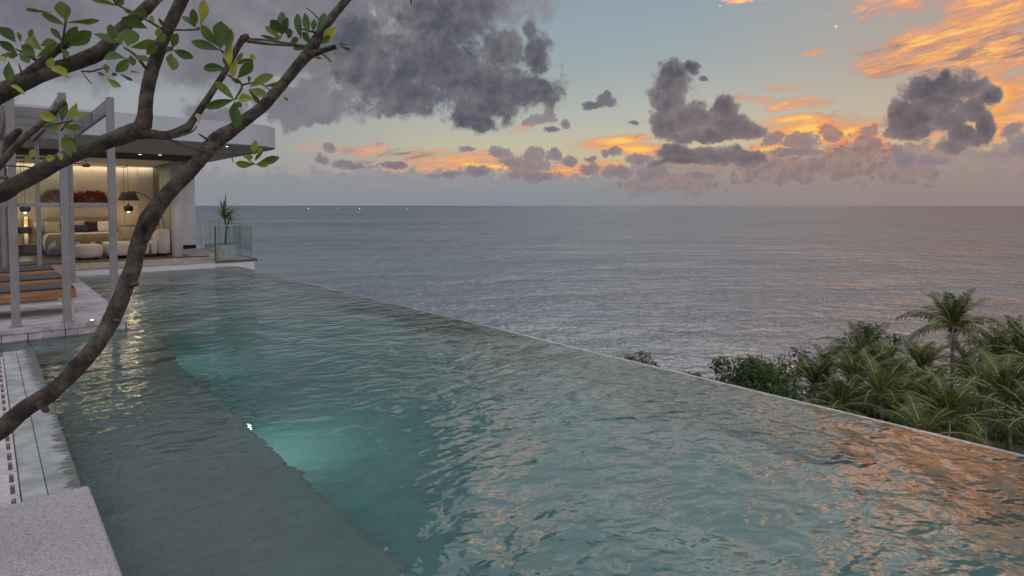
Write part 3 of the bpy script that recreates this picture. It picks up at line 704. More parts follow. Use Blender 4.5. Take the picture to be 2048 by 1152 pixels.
# sliding glass doors on the left part of the front
def door(x0, x1, lab):
    t = empty('sliding_door', lab, 'glass door', (x0, 20.83, DK + .03)); L = x1 - x0; Hh = 3.06 - DK
    for nm, lo, hi in (('stile', (0, -.025, 0), (.06, .025, Hh)), ('stile', (L - .06, -.025, 0), (L, .025, Hh)), ('bottom_rail', (.062, -.024, 0), (L - .062, .024, .09)), ('top_rail', (.062, -.024, Hh - .06), (L - .062, .024, Hh))):
        q = MB(); q.box(lo, hi, .003); q.build(nm, M_metal, t)
    q = MB(); q.box((.061, -.006, .091), (L - .061, .006, Hh - .061)); q.build('glass_pane', M_glassg, t)
door(-1.2, .48, 'glass sliding door at the left picture edge beside the pergola post'); door(.49, 1.76, 'glass sliding door in front of the bed and bedside lamp')
# curtain
def curtain(x, y0, y1, z0, z1, m, t):
    n = 90; q = MB(); vs = []
    for i in range(n + 1):
        u = i / n; xo = .055 * math.sin(u * 46 + 2 * math.sin(u * 9)) + .02 * math.sin(u * 97)
        for k in range(7):
            v = k / 6; vs.append((xo * (.6 + .5 * v), (y1 - y0) * u, (z1 - z0) * (1 - v)))
    q.add(vs, [(i * 7 + k, i * 7 + k + 1, (i + 1) * 7 + k + 1, (i + 1) * 7 + k) for i in range(n) for k in range(6)], True)
    o = q.build('curtain', m, label=t, cat='curtain', loc=(x, y0, z0)); o.modifiers.new('s', 'SOLIDIFY').thickness = .006; return o
M_curt = fabric('curtain_green', (0.40, 0.43, 0.34), .06)
curtain(4.70, 22.35, 24.35, DK + .02, 3.15, M_curt, 'pale green gathered curtain hanging beside the white column')
curtain(0.28, 21.0, 21.9, DK + .02, 3.15, M_curt, 'pale curtain behind the glass door at the left picture edge')

# ------------------------------------------------------------------ bedroom furniture
FZ = DK + .006
t = empty('bed', 'wide bed with padded headboard, cream duvet and brown throw', 'bed', (2.45, 24.5, FZ))
def rb(parent, nm, lo, hi, m, bev):
    q = MB(); q.box(lo, hi, bev); me = q.mesh(nm); me.materials.append(m); o = link(nm, me, parent)
    for f in me.polygons: f.use_smooth = bev > .03
    if bev > .03:
        s = o.modifiers.new('b', 'SUBSURF'); s.levels = s.render_levels = 1
    return o
rb(t, 'headboard', (-1.35, 1.22, .2), (1.0, 1.40, 1.22), M_headb, .03)
rb(t, 'headboard_wing', (.99, .95, .2), (1.10, 1.40, 1.24), M_headb, .03); rb(t, 'headboard_wing', (-1.47, .95, .2), (-1.36, 1.40, 1.24), M_headb, .03)
rb(t, 'bed_base', (-.98, -.95, .08), (.97, 1.2, .38), M_throw, .05)
rb(t, 'mattress', (-.97, -.93, .385), (.95, 1.2, .66), M_whitec, .07)
q = MB(); vs = []; nxp = 40; nyp = 22
for i in range(nxp + 1):
    for j in range(nyp + 1):
        u = -1.12 + 2.24 * i / nxp; v = -1.08 + 1.7 * j / nyp
        z = .69 + .015 * mnoise.noise((u * 5, v * 5, 1)); ex = max(0, abs(u) - .92); ey = max(0, -.90 - v)
        z -= min(.55, (ex * 2.6 + ey * 2.4)); uu = max(-1.0, min(1.0, u)); vs.append((uu + .02 * mnoise.noise((v * 6, z * 8, 3)), max(v, -.99) + .02 * mnoise.noise((u * 6, z * 8, 5)), z))
q.add(vs, [(i * (nyp + 1) + j, (i + 1) * (nyp + 1) + j, (i + 1) * (nyp + 1) + j + 1, i * (nyp + 1) + j + 1) for i in range(nxp) for j in range(nyp)], True)
o = q.build('duvet', M_whitec, t); o.modifiers.new('s', 'SOLIDIFY').thickness = .03
q = MB(); vs2 = [(x * 1.035, yv, z + .012) for k, (x, yv, z) in enumerate(vs) if k % (nyp + 1) < 6]
q.add(vs2, [(i * 6 + j, (i + 1) * 6 + j, (i + 1) * 6 + j + 1, i * 6 + j + 1) for i in range(nxp) for j in range(5)], True)
q.build('throw', M_throw, t)
def pillow_mesh(wd, hh, dp):
    q = MB(); n = 12; vs = []
    for sgn in (1, -1):
        for i in range(n + 1):
            for j in range(n + 1):
                u = -1 + 2 * i / n; v = -1 + 2 * j / n
                th_ = (max(0, 1 - u ** 4) * max(0, 1 - v ** 4)) ** .5; pin = 1 - .06 * (1 - abs(u)) * 0 - .08 * (v * v) * (1 - u * u) * 0
                vs.append((u * wd / 2 * (1 - .07 * (1 - v * v)), sgn * dp / 2 * th_ + .01 * mnoise.noise((u * 3, v * 3, sgn + wd)), v * hh / 2 * (1 - .07 * (1 - u * u))))
    for s in range(2):
        b0 = s * (n + 1) ** 2
        for i in range(n):
            for j in range(n):
                f = (b0 + i * (n + 1) + j, b0 + (i + 1) * (n + 1) + j, b0 + (i + 1) * (n + 1) + j + 1, b0 + i * (n + 1) + j + 1); q.f.append(f if s else f[::-1]); q.sm.append(True)
    q.v = vs; me = q.mesh('pillow'); bm = bmesh.new(); bm.from_mesh(me); bmesh.ops.remove_doubles(bm, verts=bm.verts[:], dist=.004); bmesh.ops.recalc_face_normals(bm, faces=bm.faces[:]); bm.to_mesh(me); bm.free()
    for p in me.polygons: p.use_smooth = True
    return me
def pillow(px, py, Y, wd, hh, m, lab, tilt=-18, roll=0, dp=.16, cat='pillow', rz=0):
    p = aty(px, py, Y); me = pillow_mesh(wd, hh, dp); me.materials.append(m)
    o = link(cat, me, None, None, lab, cat, None, None, tuple(p)); o.rotation_euler = (R(tilt), R(roll), R(rz)); return o
pillow(88, 455, 25.45, .55, .38, M_grey, 'grey textured pillow at the left end of the bed')
pillow(105, 455, 25.30, .42, .42, M_yel, 'golden linen pillow behind the glass at the left of the bed')
pillow(121, 455, 25.38, .40, .36, M_navy, 'dark pillow partly hidden behind the pergola post')
pillow(154, 452, 25.42, .50, .40, M_beige, 'beige pillow standing behind the dark lumbar cushion')
pillow(157, 457, 25.15, .55, .26, M_navy, 'wide dark navy lumbar cushion on the bed', dp=.12)
pillow(183, 453, 25.28, .40, .38, M_maroon, 'dark maroon square cushion on the bed')
pillow(204, 453, 25.32, .48, .40, M_whitec, 'white pillow at the right end of the bed')
# nightstand + lamp left
p0 = aty(52, 489, 25.3)
t = empty('nightstand', 'low dark wooden bedside cabinet under the black table lamp', 'nightstand', (p0.x, 25.3, FZ))
rb(t, 'cabinet', (-.32, -.25, .03), (.5, .25, p0.z - FZ - .03), M_floorwood, .01); rb(t, 'top', (-.34, -.27, p0.z - FZ - .028), (.52, .27, p0.z - FZ), M_brown, .005)
rb(t, 'drawer', (-.28, -.262, .06), (.46, -.252, .22), M_brown, .003)
p1 = aty(49, 489, 25.25)
t = empty('table_lamp', 'black drum shade table lamp glowing on the bedside cabinet', 'table lamp', (p1.x, 25.25, p0.z + .001))
hs = aty(49, 467, 25.25).z - p0.z; ht = aty(49, 454, 25.25).z - p0.z
q = MB(); q.lathe([(.07, 0), (.07, .015), (.012, .02), (.012, hs + .1)], n=16); q.build('stem', M_black, t)
q = MB(); q.lathe([(.20, hs), (.20, ht)], n=24); me = q.mesh('lamp_shade'); 
bm = bmesh.new(); bm.from_mesh(me); bmesh.ops.delete(bm, geom=[f for f in bm.faces if len(f.verts) > 4], context='FACES'); bm.to_mesh(me); bm.free(); me.materials.append(M_shade); link('lamp_shade', me, t)
q = MB(); q.lathe([(.02, hs + .08), (.035, hs + .12), (.02, hs + .16)], n=12); q.build('bulb', M_warm, t)
lamp('POINT', (0, 0, hs + .19), 8, parent=t, size=.1); lamp('POINT', (0, .0, hs + .03), 6, parent=t, size=.1)
# pendants
def pendant(px, py, Y, lab):
    p = aty(px, py, Y); t = empty('pendant_lamp', lab, 'pendant lamp', (p.x, Y, p.z), group='dark glass pendants either side of the bed')
    q = MB(); q.tube([(0, 0, .14), (0, 0, 3.2 - p.z)], .006, 6); q.build('cord', M_black, t)
    q = MB(); q.lathe([(.07, 3.2 - p.z), (.07, 3.219 - p.z)], n=16); q.build('ceiling_cup', M_black, t)
    q = MB(); q.lathe([(.02, .17), (.035, .15), (.035, .12)], n=12); q.build('cap', M_black, t)
    q = MB(); pr = [(max(.01, .15 * math.sin(a)), .13 * math.cos(a) ) for a in [R(12 + 12.5 * k) for k in range(13)]]; q.lathe(pr, n=20)
    q.build('glass_globe', M_pend, t)
    q = MB(); q.lathe([(.01, -.08), (.03, -.10), (.02, -.14), (.005, -.15)], n=10); q.build('bulb', M_bright, t)
    lamp('POINT', (0, 0, -.17), 6, parent=t, size=.1)
M_pend = mat('smoked_glass', (0.025, 0.025, 0.025), 0.12, 0.2)
pendant(50, 418, 25.35, 'dark globe pendant hanging above the black table lamp'); pendant(257, 417, 25.35, 'dark globe pendant hanging below the tapered black lampshade')
# arc floor lamp
bx, by = 4.50, 22.75; ps = aty(257, 393, 22.6)
t = empty('arc_floor_lamp', 'arched floor lamp with tapered black shade over the sofa', 'floor lamp', (bx, by, FZ))
q = MB(); q.lathe([(.17, 0), (.17, .03), (.03, .04)], n=24); q.build('base', M_black, t)
tz = ps.z + .14 - FZ; dxs = ps.x - bx
pts = [Vector((0, 0, .03)), Vector((.0, 0, .8))]
for k in range(1, 15):
    a = R(90) * k / 14; pts.append(Vector((dxs * (1 - math.cos(a)), (22.6 - by) * k / 14, .8 + (tz - .8 + .03) * math.sin(a) )))
q = MB(); q.tube(pts, .012, 8); q.build('arm', M_black, t)
q = MB(); q.lathe([(.30, tz - .27), (.19, tz)], (dxs, 22.6 - by, 0), 28); me = q.mesh('lamp_shade'); bm = bmesh.new(); bm.from_mesh(me); bm.faces.ensure_lookup_table()
bot = min([f for f in bm.faces if len(f.verts) > 4], key=lambda f: f.calc_center_median().z); bmesh.ops.delete(bm, geom=[bot], context='FACES_ONLY'); bm.to_mesh(me); bm.free(); me.materials.append(M_shade); link('lamp_shade', me, t)
q = MB(); q.lathe([(.02, tz - .22), (.04, tz - .17), (.02, tz - .12)], (dxs, 22.6 - by, 0), 12); q.build('bulb', M_warm, t)
lamp('POINT', (dxs, 22.6 - by, tz - .26), 6, parent=t, size=.1)
# wall shelf and reading book right of the bed
p = aty(255, 451, 25.8)
t = empty('wall_shelf', 'thin dark shelf on the wall right of the headboard', 'shelf', (p.x, 25.8, p.z - .02)); rb(t, 'shelf_board', (-.25, -.15, 0), (.22, .18, .03), M_brown, .004); rb(t, 'bracket', (-.02, .02, -.1), (.02, .185, -.001), M_brown, .003)
# coral artwork
art = empty('coral_artwork', 'dark red coral fan artwork spread over the bed wall', 'wall art', tuple(aty(150, 410, 25.9)))
ra = random.Random(11)
def fan(cx, wd, hh, n, m=M_coral):
    q = MB()
    def br(p, a, L, r, dep):
        p2 = p + Vector((math.cos(a) * L, ra.uniform(-.03, .02), math.sin(a) * L * .8)); mid = (p + p2) / 2 + Vector((ra.uniform(-.1, .1) * L, 0, ra.uniform(-.1, .1) * L))
        e = Vector((((p2.x - cx) / (wd / 2)), 0, (p2.z / hh)))
        if e.length > 1.05 or p2.z < 0: return
        q.tube([p, mid, p2], [r, r * .9, r * .8], 3, False, False)
        if dep > 0:
            for k in range(ra.choice((2, 2, 3))): br(p2, a + ra.uniform(-.5, .5), L * ra.uniform(.7, .95), r * .8, dep - 1)
    for i in range(n):
        a = R(-8 + 196 * (i + .5) / n); br(Vector((cx + ra.uniform(-.1, .1), 0, .04)), a + ra.uniform(-.08, .08), wd * .13, .011, 5)
    q.build('coral_fan', m, art)
fan(-.40, 1.2, .92, 30); fan(.48, 1.1, .80, 30)
q = MB(); q.box((-.5, .0, -.01), (.7, .1, .05), .02); q.build('coral_mount', M_brown, art)
# ceiling fan
p = aty(172, 331, 23.5)
t = empty('ceiling_fan', 'dark ceiling fan with thin blades above the bed', 'ceiling fan', (p.x, 23.5, p.z))
q = MB(); q.lathe([(.08, -.05), (.11, -.03), (.11, .08), (.05, .11)], n=20); q.build('motor', M_black, t)
q = MB(); q.tube([(0, 0, .1), (0, 0, 3.219 - p.z)], .018, 8); q.build('rod', M_black, t)
for a in (12, 132, 252):
    q = MB(); q.box((.1, -.06, -.012), (1.15, .07, 0), .004, Matrix.Rotation(R(a), 4, 'Z')); q.build('blade', M_black, t)
# ottoman
p = atz(176, 520, FZ); p.y = max(p.y, 21.35)
t = empty('ottoman', 'round cream upholstered ottoman left of the sofa', 'ottoman', (aty(175, 505, p.y + .38).x, p.y + .38, FZ))
q = MB(); q.lathe([(.01, .06), (.33, .06), (.375, .09), (.395, .2), (.392, .34), (.36, .42), (.28, .445), (.01, .45)], n=36); q.build('seat', M_sofa, t)
for a in (40, 140, 220, 320):
    q = MB(); q.lathe([(.025, 0), (.03, .06)], (.27 * math.cos(R(a)), .27 * math.sin(R(a)), 0), 10); q.build('leg', M_black, t)
# sofa
t = empty('sofa', 'rounded cream chaise sofa facing the pool with curved back', 'sofa', (3.5, 22.3, FZ))
def rounded(nm, x0, x1, y0, y1, z0, z1, r, m=M_sofa, top=.07):
    def ring(ins, z):
        out = []
        for cx, cyy, a0 in ((x1 - r, y1 - r, 0), (x0 + r, y1 - r, 90), (x0 + r, y0 + r, 180), (x1 - r, y0 + r, 270)):
            for k in range(7):
                a = R(a0 + 15 * k); out.append((cx + (r - ins) * math.cos(a), cyy + (r - ins) * math.sin(a), z))
        return out
    q = MB(); vs = []; rings = [(.03, z0), (0, z0 + .03), (-.01, (z0 + z1) / 2)] + [(top * (1 - math.cos(R(a))), z1 - top + top * math.sin(R(a))) for a in (0, 20, 45, 70, 90)]
    for ins_, z in rings: vs += ring(min(ins_, r - .01), z)
    n = 28; fs = [(i * n + k, i * n + (k + 1) % n, (i + 1) * n + (k + 1) % n, (i + 1) * n + k) for i in range(len(rings) - 1) for k in range(n)]
    fs += [tuple(range(n))[::-1], tuple((len(rings) - 1) * n + k for k in range(n))]; q.add(vs, fs, True); return q.build(nm, m, t)
rounded('seat', -.72, .45, -.55, .75, .08, .47, .3); rounded('seat', .46, .62, -.5, .7, .08, .47, .07)
rounded('backrest', .63, .98, -.55, .80, .08, .84, .16); rounded('backrest', -.30, .62, .76, 1.02, .08, .72, .12)
for fx, fy in ((-.5, -.35), (.8, -.4), (-.5, .55), (.8, .6)):
    q = MB(); q.lathe([(.03, 0), (.03, .08)], (fx, fy, 0), 10); q.build('leg', M_black, t)
pillow(257, 467, 22.75, .62, .50, M_beige, 'large beige cushion leaning on the sofa back', -20, 4, .18, 'cushion')
pillow(293, 466, 22.85, .52, .44, M_whitec, 'white cushion behind the trunk on the sofa', -20, -6, .16, 'cushion')
pillow(318, 462, 22.30, .50, .38, M_beige, 'beige cushion tilted on the sofa armrest', -30, 24, .14, 'cushion', 60)
lamp('AREA', (2.6, 23.4, 3.18), 34, (1.0, 0.82, 0.62), None, 2.6, (0, 0, -1)).parent = None

# ------------------------------------------------------------------ balustrade and planter
bl = empty('glass_balustrade', 'frameless glass balustrade round the terrace corner above the sea', 'balustrade', (6.17, 19.0, DK))
O = Vector((6.17, 19.0, DK)); M_gedge = mat('glass_edge', (0.10, 0.20, 0.18), 0.15)
YB = 19.12; XB0 = 5.12; XB1 = 6.13; HB = 1.0
def bb(nm, lo, hi, m, bev=0):
    q = MB(); q.box(Vector(lo) - O, Vector(hi) - O, bev); q.build(nm, m, bl)
x = XB0
for i in range(2):
    bb('glass_panel', (x, YB, DK + .01), (x + .495, YB + .012, DK + HB), M_glassg); bb('panel_edge', (x + .496, YB - .001, DK + .01), (x + .502, YB + .013, DK + HB), M_gedge); x += .505
y = YB + .02
for i in range(5):
    bb('glass_panel', (XB1, y, DK + .01), (XB1 + .012, y + 1.12, DK + HB), M_glassg); bb('panel_edge', (XB1 - .001, y + 1.122, DK + .01), (XB1 + .013, y + 1.13, DK + HB), M_gedge); y += 1.135
bb('post', (XB0 - .035, YB - .02, DK), (XB0 - .003, YB + .03, DK + HB + .02), M_brown)
bb('top_rail', (XB0 - .035, YB - .008, DK + HB + .021), (XB1 + .02, YB + .022, DK + HB + .04), M_steel); bb('top_rail', (XB1 - .004, YB + .024, DK + HB + .021), (XB1 + .02, 24.95, DK + HB + .04), M_steel)
p = atz(455, 519, DK)
M_pot = mat('planter_concrete', rough=0.7, fn=grain((0.36, 0.38, 0.34), (0.5, 0.51, 0.46), 6, 6, .6, .2, .002))
t = empty('potted_plant', 'spiky dracaena in a square grey planter inside the glass balustrade', 'potted plant', (5.52, 19.62, DK))
q = MB(); q.box((-.24, -.24, 0), (.24, .24, .44), .01); q.build('planter', M_pot, t)
q = MB(); q.box((-.21, -.21, .441), (.21, .21, .45)); q.build('soil', mat('soil', (.04, .03, .02), .9), t)
M_drac = mat('dracaena_leaf', rough=0.45, fn=grain((0.06, 0.13, 0.03), (0.20, 0.30, 0.08), 6, 4, .6, .1, .001)); rq = random.Random(5)
q = MB(); q.tube([(0, 0, .44), (.03, 0, .9), (-.02, .02, 1.42)], [.032, .028, .024], 8, wob=.2, sc=20); q.tube([(.02, 0, .75), (.1, .02, 1.1), (.12, 0, 1.32)], [.02, .018, .016], 7); q.build('stem', mat('stem', (.12, .1, .06), .8), t)
def strap(q, p, az, el, L, w, droop):
    n = 7; vs = []; d = Vector((math.cos(az), math.sin(az), 0)); sdv = Vector((-math.sin(az), math.cos(az), 0))
    for i in range(n + 1):
        u = i / n; h = L * u; pp = Vector(p) + d * (h * math.cos(el)) + Vector((0, 0, h * math.sin(el) - droop * u * u * L)); ww = w * (1 - u ** 2.2) * (.55 + .45 * min(1, u * 4))
        vs += [pp - sdv * ww, pp + Vector((0, 0, -.25 * ww)), pp + sdv * ww]
    q.add(vs, [(i * 3 + k, i * 3 + k + 1, (i + 1) * 3 + k + 1, (i + 1) * 3 + k) for i in range(n) for k in range(2)], True)
for hx, hz, n, dr in ((-.02, 1.42, 26, .2), (.12, 1.32, 26, .9)):
    for i in range(n):
        q = MB(); strap(q, (hx, 0, hz - rq.random() * .25), rq.random() * 6.28, R(rq.uniform(35, 80)), rq.uniform(.48, .82), .024, dr * rq.uniform(.6, 1.3)); q.build('leaf', M_drac, t)

# ------------------------------------------------------------------ overhanging tree, close to the camera on the left
def bark_fn(nt, p):
    P = pos(nt); n = noise(nt, P, 14, 7, 0.65); f = noise(nt, P, 60, 5, 0.65); v = voro(nt, vmath(nt, 'MULTIPLY', P, (1, 1, .6)), 45, 2, .5, 'F1'); l = noise(nt, P, 6, 5, 0.6)
    c = mixc(nt, n.ss(.38, .62), (0.024, 0.016, 0.010, 1), (0.095, 0.066, 0.042, 1))
    c = mixc(nt, l.ss(.52, .68) * 0.55, c, (0.17, 0.14, 0.11, 1)); c = mixc(nt, f.ss(.55, .75) * 0.6, c, (0.03, 0.02, 0.015, 1))
    c = mixc(nt, (l + (n - .5) * .4).ss(.30, .22) * 0.35, c, (0.10, 0.10, 0.04, 1))
    setc(nt, p, c); bump(nt, p, n * .5 + f * .35 + v * .3, 1.0, 0.022)
M_bark = mat('bark', rough=0.9, fn=bark_fn)
def leafmat(name, stops, rough=0.45, trans=0.35, ns=9):
    def fn(nt, p):
        P = pos(nt, True); r = orand(nt); n = noise(nt, P, ns, 4, 0.6)
        c = ramp(nt, (r * 0.65 + n * 0.5 - 0.08).clamp(), stops); setc(nt, p, c)
        p.inputs['Specular IOR Level'].default_value = 0.35
        t = nt.nodes.new('ShaderNodeBsdfTranslucent'); nt.links.new(c.k, t.inputs[0]); m = nt.nodes.new('ShaderNodeMixShader'); m.inputs[0].default_value = trans
        nt.links.new(p.outputs[0], m.inputs[1]); nt.links.new(t.outputs[0], m.inputs[2]); nt.links.new(m.outputs[0], nt.nodes['Material Output'].inputs[0])
    return mat(name, rough=rough, fn=fn)
M_leaf = leafmat('tree_leaf', [(0, (0.035, 0.075, 0.016, 1)), (0.4, (0.085, 0.135, 0.024, 1)), (0.75, (0.155, 0.195, 0.03, 1)), (1, (0.28, 0.27, 0.045, 1))], 0.45, 0.4, 14)
M_leafy = leafmat('yellow_leaf', [(0, (0.26, 0.30, 0.03, 1)), (1, (0.40, 0.36, 0.06, 1))], 0.5, 0.4)
M_dry = leafmat('dry_leaf', [(0, (0.30, 0.22, 0.12, 1)), (1, (0.42, 0.34, 0.2, 1))], 0.7, 0.3)
root = atd(-330, 1300, 2.6)
tree = empty('frangipani_tree', 'gnarled bare-branched tree with sparse green leaves leaning over the pool', 'tree', (root.x, root.y, 0.02))
TO = Vector((root.x, root.y, 0.02))
def P4(x, y, d): return atd(x * .35156, y * .35156, d)
def spline(pts, n=6):
    out = []
    for i in range(len(pts) - 1):
        p0 = pts[max(i - 1, 0)]; p1 = pts[i]; p2 = pts[i + 1]; p3 = pts[min(i + 2, len(pts) - 1)]
        for k in range(n):
            t = k / n; out.append(tuple(0.5 * ((2 * b) + (-a + c) * t + (2 * a - 5 * b + 4 * c - e) * t * t + (-a + 3 * b - 3 * c + e) * t ** 3) for a, b, c, e in zip(p0, p1, p2, p3)))
    out.append(tuple(pts[-1])); return out
def limb(q, pts, n=14, wob=.13):     # (px, py, width px, depth)
    pp = spline(pts, 8); q.tube([atd(x, y, d) - TO for x, y, w_, d in pp], [w_ * d / FPX / 2 for x, y, w_, d in pp], n, wob=wob, sc=14)
tk = MB()
limb(tk, [(-330, 1320, 66, 2.6), (-230, 1100, 60, 2.55), (-110, 940, 42, 2.5), (0, 860, 37, 2.45), (50, 818, 35, 2.45), (100, 787, 33, 2.45), (150, 740, 33, 2.5), (200, 680, 32, 2.5), (235, 612, 32, 2.55), (262, 545, 31, 2.6), (280, 480, 30, 2.65), (300, 436, 36, 2.7), (335, 388, 29, 2.75),
          (380, 342, 28, 2.8), (415, 300, 29, 2.85), (435, 280, 31, 2.9), (480, 248, 24, 2.95), (530, 208, 22, 3.0), (580, 150, 20, 3.05), (622, 98, 23, 3.1), (650, 52, 18, 3.1), (697, -5, 15, 3.15), (745, -70, 12, 3.2)], 18)
limb(tk, [(-330, 1320, 50, 2.6), (-300, 900, 46, 2.5), (-210, 600, 40, 2.4), (-90, 440, 35, 2.35), (0, 388, 32, 2.3), (60, 355, 31, 2.3), (130, 317, 31, 2.3), (200, 289, 30, 2.32), (250, 270, 33, 2.35), (284, 255, 32, 2.38), (291, 215, 26, 2.4), (297, 170, 24, 2.42), (311, 120, 24, 2.45), (335, 60, 23, 2.45), (363, 0, 24, 2.45), (385, -60, 20, 2.5)], 16)
limb(tk, [(265, 268, 24, 2.36), (300, 268, 21, 2.38), (335, 270, 17, 2.4), (372, 257, 19, 2.42), (388, 238, 14, 2.44), (420, 190, 13, 2.46), (452, 140, 12, 2.5), (475, 95, 12, 2.5), (488, 76, 14, 2.5), (497, 72, 9, 2.5)], 12)
limb(tk, [(-330, 1320, 50, 2.6), (-360, 800, 50, 2.6), (-260, 420, 46, 2.6), (-110, 250, 42, 2.6), (0, 187, 38, 2.6), (45, 165, 34, 2.6), (100, 143, 30, 2.6), (160, 122, 30, 2.62), (205, 100, 30, 2.65), (246, 56, 26, 2.7), (298, 12, 22, 2.75), (335, -40, 18, 2.8)], 16)
limb(tk, [(25, 172, 22, 2.6), (60, 145, 20, 2.58), (100, 110, 17, 2.56), (138, 84, 15, 2.54), (150, 72, 10, 2.5)], 10)
limb(tk, [(-210, 600, 22, 2.4), (-90, 430, 18, 2.2), (0, 328, 15, 2.1), (40, 284, 13, 2.1), (80, 250, 12, 2.1), (124, 207, 10, 2.1), (127, 203, 6, 2.1)], 10)
limb(tk, [(-60, 380, 16, 2.15), (0, 325, 15, 2.15), (14, 300, 16, 2.15), (22, 276, 18, 2.15), (36, 263, 14, 2.15), (42, 258, 4, 2.15)], 10, .3)
for a in ([(425, 300, 12, 2.88), (428, 280, 14, 2.86), (429, 267, 11, 2.86)], [(622, 108, 16, 3.08), (650, 100, 10, 3.05), (672, 93, 11, 3.05)], [(288, 460, 14, 2.65), (292, 440, 14, 2.6), (300, 424, 9, 2.6)], [(78, 806, 12, 2.42), (90, 818, 14, 2.4), (97, 822, 8, 2.4)],
          [(262, 570, 12, 2.55), (272, 568, 12, 2.5), (276, 570, 6, 2.5)], [(372, 262, 8, 2.42), (381, 255, 7, 2.4)], [(492, 80, 8, 2.5), (481, 72, 5, 2.5)], [(228, 640, 10, 2.5), (241, 641, 6, 2.5)], [(100, 770, 8, 2.45), (96, 766, 5, 2.45)], [(182, 722, 8, 2.47), (176, 712, 4, 2.47)]):
    limb(tk, a, 8, .3)
tk.build('trunk', M_bark, tree)
M_twig = mat('twig', rough=.9, fn=grain((.045, .03, .025), (.11, .08, .06), 30, 4, .6, .3, .002))
twigs = [[(330, 275, 6, 2.4), (370, 291, 5, 2.42), (407, 302, 4, 2.45), (450, 307, 4, 2.5), (484, 308, 4, 2.5), (525, 304, 2.5, 2.5)], [(484, 308, 3, 2.5), (500, 322, 3, 2.5), (510, 329, 3, 2.5)], [(398, 268, 3, 2.8), (415, 279, 5, 2.84), (430, 287, 6, 2.87)],
         [(348, 275, 5, 2.4), (372, 268, 4, 2.4), (386, 262, 3, 2.38), (394, 252, 3, 2.36)], [(494, 81, 8, 2.5), (540, 88, 6, 2.6), (619, 92, 6, 2.9)], [(494, 78, 5, 2.5), (530, 80, 4, 2.6), (600, 90, 4, 2.8)], [(647, 49, 4, 3.1), (630, 30, 2.5, 3.05), (612, 15, 2, 3.0)], [(635, 66, 5, 3.1), (600, 57, 3, 3.0)],
         [(441, 100, 4, 2.45), (454, 113, 4, 2.47), (457, 134, 4, 2.48)], [(470, 199, 4, 2.45), (484, 172, 4, 2.46), (470, 160, 4, 2.47), (457, 150, 5, 2.48)], [(484, 170, 4, 2.46), (510, 165, 3, 2.46), (528, 171, 3, 2.45), (545, 185, 2, 2.45)],
         [(327, 60, 6, 2.45), (285, 35, 4, 2.4), (236, 10, 4, 2.35), (225, -8, 4, 2.3)], [(292, 137, 6, 2.42), (270, 110, 5, 2.38), (248, 95, 4, 2.35)], [(397, 59, 4, 2.35), (370, 60, 4, 2.4), (348, 59, 5, 2.44)], [(330, 106, 3, 2.4), (345, 93, 4, 2.42), (356, 85, 3, 2.42)],
         [(130, 130, 5, 2.55), (127, 105, 4, 2.5), (123, 91, 4, 2.46), (128, 65, 4, 2.42), (132, 40, 4, 2.4)], [(72, 120, 6, 2.5), (50, 108, 4, 2.46), (32, 98, 3, 2.42)], [(162, 142, 3, 2.55), (182, 143, 4, 2.5), (200, 138, 3, 2.48), (218, 134, 2.5, 2.46)], [(164, 144, 2, 2.55), (174, 157, 2, 2.52), (183, 167, 2, 2.5)],
         [(74, 338, 4, 2.2), (50, 333, 3, 2.15), (20, 332, 3, 2.1), (-10, 325, 3, 2.1)], [(123, 261, 4, 2.15), (132, 248, 4, 2.12), (145, 240, 3, 2.1)], [(134, 243, 4, 2.1), (100, 252, 4, 2.1), (75, 272, 4, 2.15), (68, 282, 5, 2.2)], [(467, 297, 2, 2.5), (464, 312, 2, 2.5), (466, 324, 2, 2.5)],
         [(818, -20, 4, 3.0), (822, 4, 3, 3.0), (824, 9, 2, 3.0)], [(-8, 355, 6, 2.1), (16, 355, 5, 2.1)], [(44, 152, 3, 2.55), (40, 135, 3, 2.5), (38, 129, 2, 2.5)], [(690, 95, 3, 3.0), (700, 98, 2, 3.0)], [(645, 108, 3, 3.05), (655, 118, 2, 3.05), (662, 125, 2, 3.05)]]
for tw_ in twigs:
    q = MB(); pp = spline(tw_, 4); q.tube([atd(x, y, d) - TO for x, y, w_, d in pp], [w_ * d / FPX / 2 for x, y, w_, d in pp], 6, wob=.2, sc=60); q.build('twig', M_twig, tree)
# leaves: base x, y, tip x, y in 2048-wide picture of the crown (0..720 px), width ratio, depth
def leaf_mesh(seed, fold=.18, curl=.25, wav=.05):
    r_ = random.Random(seed); n = 10; vs = []; m_ = 3
    ph = r_.random() * 6
    for i in range(n + 1):
        u = i / n; wv = (math.sin(math.pi * min(1, u ** 1.35)) ** .8) * .5 + (.03 if u < .08 else 0); wv = max(wv, .012)
        if u > .93: wv *= .8
        zc = curl * (u * (1 - u)) * 1.2 - curl * .5 * u * u
        for k in range(-m_, m_ + 1):
            s = k / m_; vs.append((s * wv + .02 * math.sin(u * 5 + ph), u, zc + fold * abs(s) * wv + wav * math.sin(u * 9 + ph + s * 2) * abs(s)))
    fs = [(i * 7 + k, i * 7 + k + 1, (i + 1) * 7 + k + 1, (i + 1) * 7 + k) for i in range(n) for k in range(6)]
    me = bpy.data.meshes.new('leaf'); me.from_pydata(vs, [], fs); me.polygons.foreach_set('use_smooth', [True] * len(fs)); return me
leafs = {}
for nm, m_ in (('g', M_leaf), ('y', M_leafy), ('d', M_dry)):
    leafs[nm] = []
    for s in range(5 if nm == 'g' else 2):
        me = leaf_mesh(s * 7 + ord(nm), rnd.uniform(.05, .35), rnd.uniform(-.2, .4), rnd.uniform(.01, .05)); me.materials.append(m_); leafs[nm].append(me)
